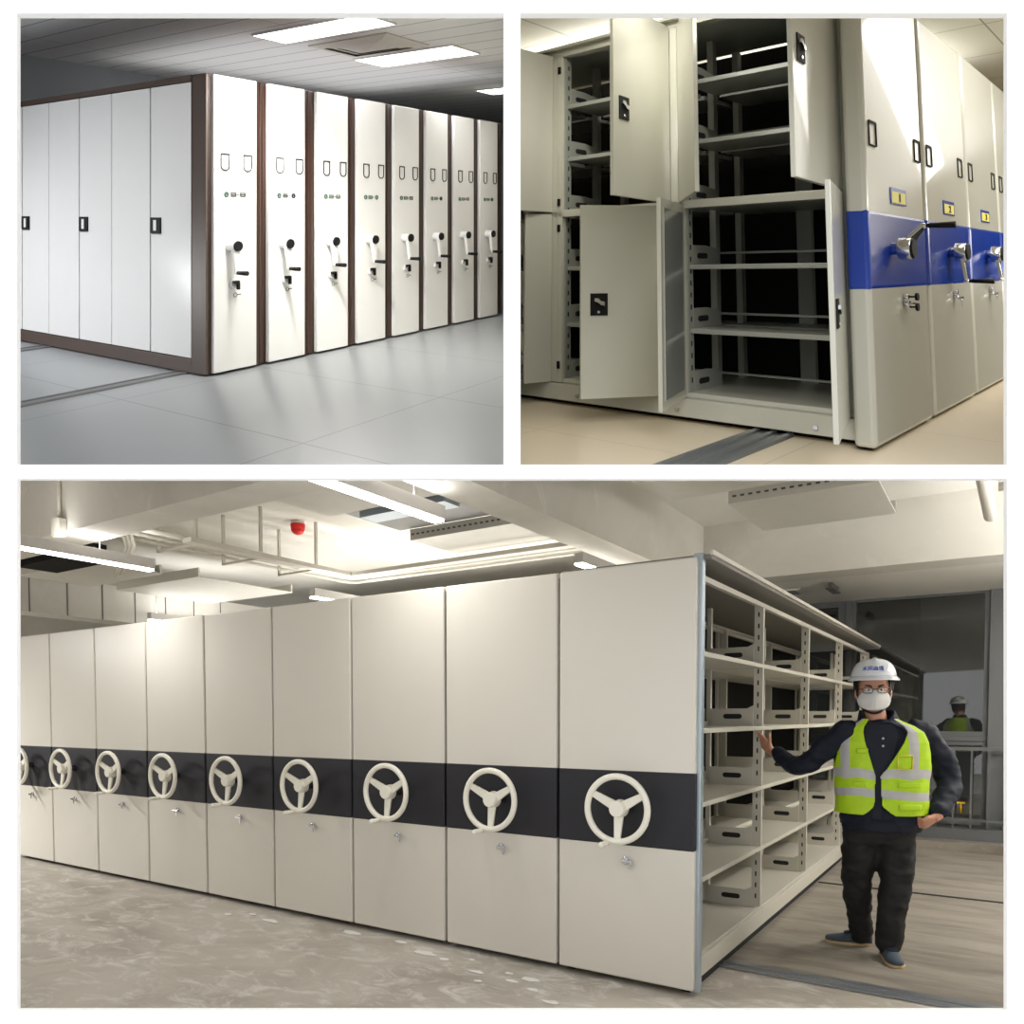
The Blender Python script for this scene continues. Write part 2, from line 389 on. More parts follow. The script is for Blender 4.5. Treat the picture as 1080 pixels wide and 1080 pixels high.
for k in range(1, 9):
    b0 = (-.05 + PITCH * k, 0, 0)
    t = thing('mobile_shelving_unit', LOW, b0, NTH[k], 'shelving unit', GRP)
    end_panel(k, t, LOW, b0)
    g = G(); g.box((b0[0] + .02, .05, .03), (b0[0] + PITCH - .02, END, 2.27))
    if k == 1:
        emit('cabinet_body', g, M['dark'], t, LOW, b0)  # dark colour stands for the unlit interior
        for pb in POSTS:
            g = G(); g.box((b0[0] + .0, pb, .1), (b0[0] + .02, pb + .06, 2.27)); emit('upright', g, M['cab_in'], t, LOW, b0)
        for h in LV:
            g = G(); g.box((b0[0] + .0, .08, h - .03), (b0[0] + .02, END, h)); emit('shelf_edge', g, M['cab_in'], t, LOW, b0)
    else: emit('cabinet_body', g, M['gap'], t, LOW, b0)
    g = G(); g.box((b0[0] + .004, .02, 2.272), (b0[0] + PITCH - .004, END, 2.30)); emit('top_cover', g, M['cab'], t, LOW, b0)

# floor: worn concrete in front, wood-look boards right of the open shelves
g = G(); g.add([(9.5, -6.5, -.004), (-3.2, -6.5, -.004), (-3.2, .55, -.004), (-3.2, .55, -.004), (9.5, .55, -.004)], [(0, 1, 2, 4)])
g2 = [(-9, 2.95), (9, 2.95), (9, 14), (-9, 14)]
inv = LOW.M.inverted()
P_ = [inv @ (Vector((x, y, 0)) - LOW.O) for x, y in g2]
g = G(); g.plate([(p.x, p.y, -.1) for p in P_], (0, 0, .098)); struct('floor', g, M['floorL'], LOW)
g = G(); g.box((-3.4, .74, -.001), (.9, 6.0, .003)); struct('floor', g, M['floorW'], LOW)
g = G(); g.box((-3.4, .575, .0), (.72, .60, .010)); g.box((-3.4, .60, .0), (.72, .655, .004)); g.box((-3.4, .655, .0), (.72, .68, .010)); g.box((-3.4, .69, .0), (.72, .735, .006))
tag(emit('floor_rail', g, [M['steel']], None, LOW, (-.5, .6, 0), bevel=.001), 'grey steel track in the floor, in front of the man and the wood-look boards', 'rail')
g = G(); g.box((-3.4, 3.29, .003), (-.02, 3.33, .008))
tag(emit('floor_rail', g, [M['rubber']], None, LOW, (-.9, 3.3, 0)), 'dark thin track in the floor behind the man', 'rail')
g = G(); g.box((-3.4, 5.75, .0), (2, 6.3, .10)); struct('trim_1', g, M['floorW'], LOW)
g = G(); g.box((-3.4, 6.0, .10), (2, 6.3, .22)); struct('trim_2', g, M['winf'], LOW)
# window wall
WB = 6.3
g = G(); g.box((-3.4, WB, 2.93), (9.5, WB + .2, 3.5)); g.box((1.2, WB, 0), (9.5, WB + .2, 2.93)); struct('wall_rear', g, M['conc'], LOW, clip=True)
def window(n, a0, a1, h0, h1, fr=.05, low=False):
    t = thing('window_%d' % n, LOW, ((a0 + a1)/2, WB, h0), '', 'window'); del t['label'], t['category']; t['kind'] = 'structure'
    b0 = ((a0 + a1)/2, WB, h0)
    g = G(); g.box((a0, WB, h0), (a0 + fr, WB + .08, h1)); g.box((a1 - fr, WB, h0), (a1, WB + .08, h1)); g.box((a0 + fr, WB, h0), (a1 - fr, WB + .08, h0 + fr)); g.box((a0 + fr, WB, h1 - fr), (a1 - fr, WB + .08, h1))
    emit('window_frame', g, M['winf'], t, LOW, b0, bevel=.004)
    g = G(); g.box((a0 + fr, WB + .035, h0 + fr), (a1 - fr, WB + .043, h1 - fr)); emit('pane', g, M['glass'], t, LOW, b0)
window(1, -1.22, .22, 1.26, 2.93); window(2, .28, 1.2, 1.26, 2.93, .09); window(3, -3.3, -1.38, 1.26, 2.93)
window(4, -1.22, .22, .24, 1.20, .05); window(5, .28, 1.2, .24, 1.20); window(6, -3.3, -1.38, .24, 1.20)
g = G(); g.box((-1.38, WB - .06, .1), (-1.22, WB + .1, 2.93)); g.box((.22, WB - .02, .1), (.28, WB + .1, 2.93)); g.box((-3.4, WB - .02, 1.20), (1.2, WB + .1, 1.26))
struct('trim_3', g, M['winf'], LOW, bevel=.004)
g = G(); g.box((-3.4, 6.12, 1.10), (1.1, 6.15, 1.14))
for i in range(26): 
    a = -3.3 + i * .17; g.box((a, 6.125, .22), (a + .022, 6.145, 1.10))
g.box((-3.4, 6.12, .30), (1.1, 6.15, .33))
tag(emit('railing', g, M['winf'], None, LOW, (-1, 6.1, .22)), 'grey metal railing along the bottom of the dark window', 'railing')
g = G(); g.cyl((-.98, 6.2, .38), (-.98, 6.2, .50), .012, n=8); g.box((-1.02, 6.19, .49), (-.93, 6.21, .51)); g.cyl((-.90, 6.2, .36), (-.90, 6.2, .46), .01, n=8)
tag(emit('valve_handle', g, M['valve'], None, LOW, (-.98, 6.2, .3)), 'small yellow valve handle low behind the window railing', 'valve')
# beams and slab
g = G(); g.box((-3.4, 4.15, 2.9), (1.35, 4.55, 3.5)); struct('ceiling_beam', g, M['conc'], LOW, True, base=(0, 4, 2.9))
g = G(); g.box((1.35, -1.4, 2.9), (1.69, 6.3, 3.5)); struct('ceiling_beam', g, M['conc'], LOW, True, base=(1.5, 1, 2.9))
g = G(); g.box((1.69, -.74, 2.9), (12, -.42, 3.6)); struct('ceiling_beam', g, M['conc'], LOW, True, base=(4, -.6, 2.9))
g = G(); g.box((8.0, -2, 2.68), (8.4, 4.4, 3.12)); struct('ceiling_beam', g, M['conc'], LOW, True, base=(8, 2, 2.7))
g = G(); g.box((1.69, 4.3, 2.62), (8.0, 4.7, 3.12)); struct('ceiling_beam', g, M['conc'], LOW, True, base=(5, 4.4, 2.7))
g = G(); g.box((-3.4, -4, 3.5), (12, 6.5, 3.62)); struct('ceiling', g, M['slab'], LOW, True)
g = G(); g.box((-3.4, 4.55, 2.9), (1.35, WB, 2.94)); struct('ceiling', g, M['slab'], LOW, True)
g = G(); g.box((12, -6, 0), (12.2, 7, 3.6)); struct('wall_left', g, M['conc'], LOW, True)
g = G(); g.box((1.2, 7.0, 0), (12, 7.1, 3.6)); struct('wall_rear', g, M['conc'], LOW, True)
g = G(); g.box((-3.6, -1, 0), (-3.4, 6.5, 3.5)); struct('wall_right', g, M['conc'], LOW, True)
g = G()
for i in range(12): g.box((7.992, -1.6 + i * .42, 2.68), (7.998, -1.59 + i * .42, 3.12))
struct('trim_4', g, M['traydark'], LOW, True)
# soffit grille + bracket
g = G(); g.box((.55, 5.0, 2.880), (.95, 5.35, 2.90), 0)
for i in range(6): g.box((.60, 5.03 + i*.05, 2.876), (.90, 5.05 + i*.05, 2.881), 1)
tag(emit('vent_grille', g, [M['tray'], M['traydark']], None, LOW, (.7, 5.2, 2.88)), 'flat white vent grille in the soffit above the open shelves', 'vent')
g = G(); g.box((.18, 4.8, 2.84), (.22, 5.2, 2.90)); g.box((.16, 4.8, 2.83), (.24, 5.2, 2.845))
tag(emit('ceiling_bracket', g, M['traydark'], None, LOW, (.2, 5, 2.87)), 'small dark metal bracket on the soffit beside the vent', 'bracket')
# suspended trays
def tray(a0, a1, b0_, b1, h, label, th=.07, m='tray', holes=True, side_h=.10):
    t = thing('ceiling_tray', LOW, ((a0+a1)/2, (b0_+b1)/2, h), label, 'ceiling panel', 'perforated metal ceiling trays'); bb = ((a0+a1)/2, (b0_+b1)/2, h)
    g = G(); g.box((a0, b0_, h), (a1, b1, h + .01)); emit('tray_sheet', g, M[m], t, LOW, bb, clip=True)
    for y in (b0_, b1 - .02):
        g = G(); g.box((a0, y, h + .01), (a1, y + .02, h + side_h))
        if holes:
            n = int((a1 - a0) / .06)
            for i in range(n): g.box((a0 + .02 + i*.06, y - .002, h + .045), (a0 + .05 + i*.06, y + .001, h + .06), 1)
        emit('flange', g, [M['tray'], M['traydark']], t, LOW, bb, clip=True)
tray(2.15, 3.3, .08, .66, 3.12, 'perforated pale metal ceiling tray in front, under the long hanging lamp')
tray(2.15, 3.3, 1.66, 2.36, 3.12, 'perforated pale metal ceiling tray behind, next to the pipe corner')
tray(2.6, 3.6, -.42, -.02, 3.12, 'perforated pale metal ceiling tray nearest the left concrete beam')
tray(-.62, .42, 2.0, 3.0, 3.10, 'wide white metal ceiling tray hanging above the man, right of the long beam')
tray(-.35, .75, 1.0, 1.75, 3.12, 'white metal ceiling tray cut by the top edge, right of the long beam')
g = G(); g.box((2.2, .75, 3.2), (3.35, 1.58, 3.36), 0); g.box((2.3, .9, 3.15), (3.2, 1.1, 3.2), 1)
tag(emit('duct_recess', g, [M['traydark'], M['alu']], None, LOW, (2.8, 1.1, 3.2), clip=True), 'grey steel duct between the two perforated trays', 'duct')
tray(6.2, 7.6, .2, 1.0, 3.0, 'plain white ceiling tray above the left lamp', holes=False)
tray(6.0, 7.6, 1.3, 2.6, 3.0, 'plain white ceiling tray behind the left lamp', holes=False)
# pipes: a bundle that runs into the room, turns, and runs right
PIP = [(0.0, 0.0, .026, 'nearest thick'), (.11, .03, .022, 'second'), (.20, .0, .018, 'third'), (.30, .04, .022, 'fourth'), (.40, .0, .016, 'rearmost thin')]
for i, (o, dz, r, nm) in enumerate(PIP):
    g = G(); a1 = 4.75 + o; bb = 2.35 + o; pts = [(a1, b, 3.06 + dz) for b in (-.40, .6, 1.6, bb - .12)] + [(a1 - .03, bb - .04, 3.06 + dz), (a1 - .09, bb, 3.06 + dz)] + [(x, bb, 3.06 + dz) for x in (4.2, 3.2, 2.2, 1.7)]
    g.tube(pts, r, 10)
    tag(emit('conduit', g, M['pipe'], None, LOW, (a1, 1, 3.05), clip=True), nm + ' painted conduit of the bundle turning a corner under the ceiling', 'pipe', 'painted conduits under the ceiling')
g = G(); g.box((4.5, .2, 2.98), (4.62, 2.2, 3.02)); g.box((4.5, 2.1, 2.98), (1.7, 2.2, 3.02)); tag(emit('cable_tray', g, M['pipe'], None, LOW, (4.5, 1, 3), clip=True), 'flat painted cable tray running below the conduit bundle', 'cable tray')
for i, b in enumerate((.35, 1.05, 1.75)):
    g = G(); g.box((4.66, b, 3.0), (5.25, b + .03, 3.02)); g.box((4.66, b, 3.0), (4.68, b + .03, 3.5)); g.box((5.23, b, 3.0), (5.25, b + .03, 3.5))
    tag(emit('pipe_hanger', g, M['pipe'], None, LOW, (4.9, b, 3), clip=True), ('nearest', 'middle', 'farthest')[i] + ' painted hanger holding the conduit bundle over the left units', 'hanger', 'pipe hangers')
g = G(); g.box((5.42, -.38, 2.86), (6.3, -.02, 3.02)); tag(emit('duct_box', g, M['dark'], None, LOW, (5.5, 0, 2.9), clip=True), 'dark open duct box between the left lamp and the conduits', 'duct')
for i, (dx, L1) in enumerate(((0, .3), (.06, .24), (.12, .34))):
    g = G(); g.tube([(5.0 + dx, -.05, 3.1), (5.05 + dx, .02, 2.98), (5.2 + dx, .05, 2.86), (5.35 + dx, .08, 2.80 - L1 * .1)], .016, 8)
    tag(emit('flexible_conduit', g, M['pipe'], None, LOW, (5, 0, 3), clip=True), 'bent white flexible conduit hanging in a cluster beside the left lamp', 'pipe', 'flexible conduits beside the left lamp')
g = G(); g.tube([(-1.15, 1.9, 3.46), (-1.17, 2.4, 3.40), (-1.2, 2.9, 3.3), (-1.25, 3.6, 3.12)], .05, 12); tag(emit('drain_pipe', g, M['pipe'], None, LOW, (-1.2, 2.6, 3.4), clip=True), 'thick white pipe sloping at the upper right corner', 'pipe')
for i in range(3):
    g = G(); g.cyl((-1.3, 2.8 + i * .3, 3.3), (-3.3, 2.8 + i * .3, 3.3), .035, n=12); tag(emit('side_pipe', g, M['pipe'], None, LOW, (-2, 2.8 + i*.3, 3.3), clip=True), ('nearest', 'middle', 'farthest')[i] + ' horizontal pipe at the upper right, behind the thick white pipe', 'pipe', 'pipes at the upper right corner')
# linear lamps
def glow(nm, room, c, sx, sy, power, up=False, col=(1, .99, .975)):
    l = bpy.data.lights.new(nm, 'AREA'); l.shape = 'RECTANGLE'; l.size = sx; l.size_y = sy; l.energy = power; l.color = col
    o = bpy.data.objects.new(nm, l); C.objects.link(o); o.location = room.w(c)
    Bv = (room.M @ Vector((0, 1, 0))).normalized(); Z = (room.M @ Vector((1, 0, 0))).cross(Bv).normalized(); Z = (Z if Z.z > 0 else -Z) * (-1 if up else 1)
    X = Bv.cross(Z).normalized(); Y = Z.cross(X); o.rotation_euler = Matrix((X, Y, Z)).transposed().to_euler()
    return o
def lamp(a, b0_, b1, h, label, e='led', w=.09, wires=(), dn=0, up=0):
    g0 = max(b0_, -1.05) + .03
    if dn: glow('lamp_light', LOW, (a, (g0 + b1)/2, h - .006), w * .8, b1 - g0 - .05, dn)
    if up: glow('added_uplight', LOW, (a, (g0 + b1)/2, h + .106), w * .8, b1 - g0 - .05, up, True)  # upward light added to the lamp to brighten the ceiling
    bb = (a, b1, h); t = thing('linear_lamp', LOW, bb, label, 'lamp', 'hanging linear lamps')
    g = G(); g.box((a - w/2, b0_, h + .015), (a + w/2, b1, h + .10)); emit('lamp_housing', g, M['ledbox'], t, LOW, bb, bevel=.004, clip=True)
    g = G(); g.box((a - w/2 + .008, b0_, h), (a + w/2 - .008, b1 - .006, h + .014)); emit('diffuser', g, M[e], t, LOW, bb, clip=True)
    for y in wires:
        g = G(); g.cyl((a, y, h + .10), (a, y, 3.5), .003, n=6); emit('hanging_wire', g, M['steel'], t, LOW, bb, clip=True)
lamp(4.66, -1.5, -.06, 2.70, 'white linear lamp hanging at the left under the concrete beam', wires=(-.5,), dn=10, up=5)
lamp(1.63, -1.4, .0, 2.70, 'bright white linear lamp hanging at the top centre, largest of the lamps', wires=(-.25,), dn=10, up=5)
lamp(4.62, 1.66, 4.1, 2.70, 'short white lamp end seen above the fourth unit, below the conduits', dn=4, up=14)
lamp(7.75, 1.80, 3.0, 2.70, 'small white lamp end above the far left units', wires=(1.9,), dn=4, up=5)
lamp(1.52, 1.65, 3.0, 2.70, 'white lamp end just above the seam of the two nearest units', dn=4)
lamp(-2.6, 1.4, 5.0, 2.70, 'added white linear lamp out of view beyond the right edge, over the wood-look boards', wires=(2,), dn=70, up=60)  # lamp added out of view to brighten the right side
glow('added_uplight', LOW, (3.2, 3.2, 2.45), 3, 2.4, 45, True); glow('added_uplight', LOW, (6.4, 3.0, 2.45), 2.4, 2.4, 22, True)  # added unseen uplights over the cabinets, brighten the ceiling
glow('lamp_light', LOW, (9.2, -2.6, 2.62), .12, 1.5, 320)
glow('added_uplight', LOW, (-2.7, 3.2, 2.45), .8, 2.8, 110, True)  # another added unseen uplight, for the ceiling and soffit at the right
# beacon
t = thing('alarm_beacon', LOW, (4.8, 1.64, 3.5), 'small round red beacon on the white ceiling', 'beacon'); bb = (4.8, 1.64, 3.5)
g = G(); g.cyl((4.8, 1.64, 3.5), (4.8, 1.64, 3.47), .07, n=20); emit('mount', g, M['tray'], t, LOW, bb)
g = G(); g.cyl((4.8, 1.64, 3.47), (4.8, 1.64, 3.42), .075, .07, n=24); g.ball((4.8, 1.64, 3.42), (.07, .07, .06)); emit('red_dome', g, M['red'], t, LOW, bb)
g = G(); g.tube([(3.3, .60, 3.5), (3.3, .60, 3.30), (3.32, .64, 3.28), (3.32, .66, 3.15)], .012, 8); g.box((3.27, .57, 3.3), (3.33, .63, 3.42))
tag(emit('hanging_rod', g, M['ledbox'], None, LOW, (3.3, .6, 3.5), clip=True), 'thin grey rod and box hanging from the ceiling right of the red beacon', 'rod')
g = G(); g.tube([(5.1, -.73, 3.5), (5.1, -.75, 2.96)], .018, 8); g.box((5.02, -.80, 2.86), (5.16, -.745, 3.0))
g = G(); g.tube([(4.75, -.755, 3.5), (4.75, -.755, 2.98)], .014, 8); g.box((4.67, -.80, 2.86), (4.79, -.745, 2.99))
tag(emit('junction_box', g, M['pipe'], None, LOW, (4.7, -.75, 2.9), clip=True), 'small painted junction box with conduit on the left beam side', 'box')
# plaster flakes on the floor near the cabinets
random.seed(3)
spots = [(1.9, -.08), (2.35, -.1), (1.62, -.17), (1.45, -.2), (1.3, -.12), (1.15, -.28), (.9, -.3), (.98, -.2), (3.3, -.15), (3.05, -.2), (3.45, -.25), (.55, -.45), (6.6, -1.25), (6.2, -1.15), (.82, -.22), (1.05, -.4), (.72, -.35)]
for i, (a, b) in enumerate(spots):
    n = random.randint(7, 11); R_ = random.uniform(.022, .06); st = random.uniform(1.0, 2.4)
    pts = [(a + R_ * st * math.cos(2*PI*k/n) * random.uniform(.4, 1.15), b + R_ * .7 * math.sin(2*PI*k/n) * random.uniform(.6, 1.1), .0) for k in range(n)]
    g = G(); g.plate(pts, (0, 0, .004))
    tag(emit('plaster_flake', g, M['plaster'], None, LOW, (a, b, 0)), 'white plaster flake lying on the worn floor below the beige units', 'flake', 'plaster flakes on the floor')

# ===================================================== upper left room (LEFT)
R = LEFT
ST_ = [.028, .543, 1.064, 1.565, 2.071, 2.563, 3.052, 3.538]
EN_ = [.421, .925, 1.437, 1.940, 2.448, 2.933, 3.416, 3.899]
DEP = 3.45
NL = ['nearest white-fronted brown mobile shelf, with six white doors on its left side',
 'second white-fronted brown mobile shelf from the corner with the doors', 'third white-fronted brown mobile shelf from the corner with the doors',
 'fourth white-fronted brown mobile shelf from the corner with the doors', 'fifth white-fronted brown mobile shelf from the corner with the doors',
 'third white-fronted brown mobile shelf from the far right end', 'second white-fronted brown mobile shelf from the far right end', 'last white-fronted brown mobile shelf at the far right end']
for k in range(8):
    a0 = ST_[k] - .028 if k else 0; a1 = ST_[k+1] - .03 if k < 7 else 4.03
    b0 = (a0, 0, 0); t = thing('mobile_shelf', R, b0, NL[k], 'shelving unit', 'white-fronted mobile shelves')
    g = G()
    if k == 0: g.box((.012, .012, .012), (a1 - .012, DEP, 2.30))
    else: g.box((a0 + .006, .012, .012), (a1 - .01, DEP, 2.30))
    emit('cabinet_body', g, M['brownd'], t, R, b0)
    g = G(); g.box((EN_[k] + .004, -.002, .015), (a1 - .004, .03, 2.297))
    g.box((EN_[k] + .05, -.008, .015), (EN_[k] + .062, -.002, 2.297))
    emit('side_trim', g, M['brownd'], t, R, b0, bevel=.003)
    g = G(); g.box((ST_[k], -.03, .02), (EN_[k], .01, 2.296)); emit('front_panel', g, M['lwhite'], t, R, b0, bevel=.004)
    w = EN_[k] - ST_[k]
    for fx in (.155, .685) if k == 0 else (.20, .74):
        g = G(); x0 = ST_[k] + w * (fx - .0) ; ww = w * .19
        pts = [(x0, 1.694), (x0 + ww, 1.694), (x0 + ww, 1.60)] + [(x0 + ww/2 + ww/2 * math.cos(q), 1.60 - .032 * math.sin(q)) for q in [PI*i/8 for i in range(1, 8)]] + [(x0, 1.60)]
        n = len(pts)
        for i in range(n):
            p, q = pts[i], pts[(i+1) % n]; g.cyl((p[0], -.032, p[1]), (q[0], -.032, q[1]), .0052, n=6)
        emit('card_slot', g, M['ink'], t, R, b0)
    # small printed row mark: blob, block, dash, block
    g = G(); cx = ST_[k] + w * .52; hh = 1.383
    for j, (dx, ww, kind) in enumerate(((-.095, .046, 0), (-.030, .050, 1), (.012, .022, 2), (.055, .050, 0 if k % 2 else 1))):
        m_ = 0 if (j == 0 or k in (2, 3)) else 1
        if kind == 0:
            g.torus((cx + dx, -.0325, hh), (1, 0, 0), (0, 0, 1), .016, .006, 14, 5, m_); g.box((cx + dx - .01, -.034, hh - .002), (cx + dx + .01, -.031, hh + .003), m_)
        elif kind == 1:
            g.box((cx + dx - ww/2, -.034, hh + .010), (cx + dx + ww/2, -.031, hh + .016), m_); g.box((cx + dx - ww/2, -.034, hh - .016), (cx + dx + ww/2, -.031, hh - .010), m_)
            g.box((cx + dx - ww/2, -.034, hh - .003), (cx + dx + ww/2, -.031, hh + .003), m_)
            g.box((cx + dx - ww/2, -.034, hh - .012), (cx + dx - ww/2 + .006, -.031, hh + .012), m_); g.box((cx + dx + ww/2 - .006, -.034, hh - .012), (cx + dx + ww/2, -.031, hh + .012), m_)
        else: g.box((cx + dx - .009, -.034, hh - .003), (cx + dx + .009, -.031, hh + .002), m_)
    emit('row_mark', g, [M['green'], M['ink']], t, R, b0)
    # crank
    cc = Vector((ST_[k] + w * .37, -.03, .985))
    g = G(); g.cyl(cc, cc + Vector((0, -.09, 0)), .045, .040, 24)
    g.hexa([cc + Vector(v) for v in ((-.036, -.05, -.02), (.030, -.05, -.02), (.012, -.075, -.215), (-.024, -.075, -.215))],
           [cc + Vector(v) for v in ((-.036, -.088, -.02), (.030, -.088, -.02), (.012, -.10, -.215), (-.024, -.10, -.215))])
    cr = emit('crank', g, M['wheel'] if 0 else M['lwhite'], t, R, b0, bevel=.006)
    g = G(); g.cyl(cc + Vector((0, -.09, 0)), cc + Vector((0, -.104, 0)), .040, .038, 28); emit('hub_cap', g, M['black'], cr, R, b0)
    g = G(); g.cyl(cc + Vector((-.006, -.085, -.205)), cc + Vector((-.006, -.21, -.205)), .014, .018, 14); emit('grip', g, M['black'], cr, R, b0)
    lc = Vector((ST_[k] + w * .42, -.03, .68))
    g = G(); g.cyl(lc, lc + Vector((0, -.022, 0)), .03, .026, 20); lk = emit('lock', g, M['lwhite'], t, R, b0)
    g = G(); g.box(lc + Vector((-.02, -.055, .012)), lc + Vector((.03, -.022, .035))); g.box(lc + Vector((.012, -.055, -.035)), lc + Vector((.032, -.03, .02)))
    emit('key_grip', g, M['black'], lk, R, b0, bevel=.003)
    g = G(); g.torus(lc + Vector((.0, -.035, -.075)), (1, 0, 0), (0, 0, 1), .016, .0025, 16, 6); g.box(lc + Vector((.014, -.037, -.077)), lc + Vector((.05, -.033, -.071)))
    emit('spare_key', g, M['ink'], lk, R, b0)
    if k == 0:
        g = G(); g.box((-.02, .0, .012), (.03, .18, 2.30)); g.box((-.006, 0, .012), (.028, .03, 2.30)); g.box((-.02, .18, .012), (.012, DEP, .115)); g.box((-.02, .18, 2.255), (.012, DEP, 2.30))
        emit('side_frame', g, M['brown'], t, R, b0, bevel=.004)
        seams = [.185, .726, 1.288, 1.802, 2.327, 2.827, 3.30]
        for i in range(6):
            big0 = .009 if i % 2 == 1 else .005; big1 = .005 if i % 2 == 1 else .009
            g = G(); g.box((-.016, seams[i] + big0, .122), (.006, seams[i+1] - big1, 2.248)); d = emit('side_door', g, M['lwhite'], t, R, b0, bevel=.002)
            if i % 2 == 0:
                s1 = seams[i+1]
                g = G(); g.box((-.028, s1 - .15, 1.077), (-.014, s1 - .012, 1.203)); g.box((-.031, s1 - .105, 1.095), (-.027, s1 - .06, 1.185), 1)
                emit('door_handle', g, [M['black'], M['lwhite']], d, R, b0, bevel=.002)
# room
INL = R.M.inverted()
g = G(); g.box((-9, -9, -.02), (14, 9, 0)); struct('floor', g, M['ltile'], R, True)
g = G(); g.box((-9, -9, 2.9), (14, 9, 2.95)); struct('ceiling', g, M['lceil'], R, True)
g = G(); g.box((-9, 3.62, 0), (14, 3.7, 2.9)); struct('wall_rear', g, M['lwall'], R, True)
for i, (y0, y1, nm) in enumerate(((.22, .35, 'nearer'), (2.28, 2.42, 'farther'))):
    g = G(); g.box((-2.6, y0, 0), (.3, y1, .006)); g.box((-2.6, y0, .006), (.3, y0 + .02, .014)); g.box((-2.6, y1 - .02, .006), (.3, y1, .014))
    tag(emit('floor_rail', g, M['lrail'], None, R, (-1, y0, 0), clip=True), nm + ' grey track in the tiled floor, leading under the white doors', 'rail', 'tracks of the brown and white shelves')
for i, (a0, a1, y0, y1, nm) in enumerate(((1.05, 1.43, -.60, .80, 'largest glowing ceiling panel, cut by the top edge above the brown shelves'), (2.40, 2.86, -.49, .83, 'middle glowing ceiling panel, beside the square air outlet'), (4.85, 5.25, -.5, .95, 'small glowing ceiling panel at the far right edge'))):
    bb = (a0, y0, 2.9); t = thing('ceiling_light', R, bb, nm, 'ceiling light', 'ceiling lights of the upper left room')
    g = G(); g.box((a0, y0, 2.885), (a1, y1, 2.90)); emit('light_panel', g, M['panel_led'], t, R, bb, clip=True)
    g = G(); 
    for p, q in (((a0-.012, y0-.012), (a0, y1+.012)), ((a1, y0-.012), (a1+.012, y1+.012)), ((a0, y0-.012), (a1, y0)), ((a0, y1), (a1, y1+.012))): g.box((p[0], p[1], 2.882), (q[0], q[1], 2.90))
    emit('light_frame', g, M['lwhite'], t, R, bb, clip=True)
    glow('panel_and_added_light', R, ((a0+a1)/2, (y0+y1)/2 if i < 2 else .4, 2.878), (a1-a0)*.9, (y1-y0)*.9 if i < 2 else .8, (5, 9, 12)[i], col=(1, 1, 1))
for q in ((-2.2, .9, 22), (-2.2, 2.6, 42), (4.2, -1.9, 12)): glow('panel_and_added_light', R, (q[0], q[1], 2.85), .5, 1.3, q[2], col=(1, 1, 1))  # ceiling lights added out of view, brighten the doors and fronts
bb = (1.96, .22, 2.9); t = thing('air_outlet', R, bb, 'square white air outlet in the ceiling between the two glowing panels', 'air outlet')
g = G(); x0, x1, y0, y1 = 1.66, 2.28, -.30, .74
cx, cy = (x0+x1)/2, (y0+y1)/2
def ringq(f, z): return [(cx + (x-cx)*f, cy + (y-cy)*f, z) for x, y in ((x0, y0), (x1, y0), (x1, y1), (x0, y1))]
g.hexa(ringq(1, 2.885), ringq(1, 2.90)); emit('outlet_frame', g, M['tray'], t, R, bb)
for f0, f1 in ((.92, .74), (.72, .52)):
    g = G(); r0, r1 = ringq(f0, 2.884), ringq(f1, 2.862); n = 4
    for i in range(4): g.plate([r0[i], r0[(i+1) % 4], r1[(i+1) % 4], r1[i]], (0, 0, .004))
    emit('louvre', g, M['tray'], t, R, bb)
g = G(); r0 = ringq(.5, 2.872); g.add(r0 + [(cx, cy, 2.845)], [(0, 1, 4), (1, 2, 4), (2, 3, 4), (3, 0, 4), (3, 2, 1, 0)]); emit('centre_louvre', g, M['tray'], t, R, bb)
glow('added_top_light', R, (2.8, 1.7, 2.36), 3.6, 2.6, 22, True, col=(1, 1, 1))  # uplight added out of sight on the shelf tops, brightens the ceiling

# ===================================================== upper right room (RIGHT)
R = RIGHT
TOP = 2.45
UA = [(-.13, .845), (.885, 1.885), (1.915, 2.91), (2.935, 3.93)]
NR = ['large grey-green cabinet with open doors and a card numbered 1 above the blue band',
      'grey-green mobile cabinet with a card numbered 2 above the blue band', 'grey-green mobile cabinet with a card numbered 3 above the blue band',
      'grey-green mobile cabinet cut by the right edge, with no card in view']
def textmesh(s, size, room, p, m, t, b0, name='card_number'):
    cu = bpy.data.curves.new('txt', 'FONT'); cu.body = s; cu.size = size; cu.extrude = .001; cu.offset = .0012; cu.align_x = 'CENTER'; cu.align_y = 'CENTER'
    o = bpy.data.objects.new('txt', cu); C.objects.link(o); dg = bpy.context.evaluated_depsgraph_get()
    me = bpy.data.meshes.new_from_object(o.evaluated_get(dg)); g = G()
    g.add([(p[0] + v.co.x * 1.7, p[1] - v.co.z, p[2] + v.co.y) for v in me.vertices], [tuple(f.vertices) for f in me.polygons])
    bpy.data.objects.remove(o); bpy.data.curves.remove(cu); bpy.data.meshes.remove(me)
    return emit(name, g, m, t, room, b0)
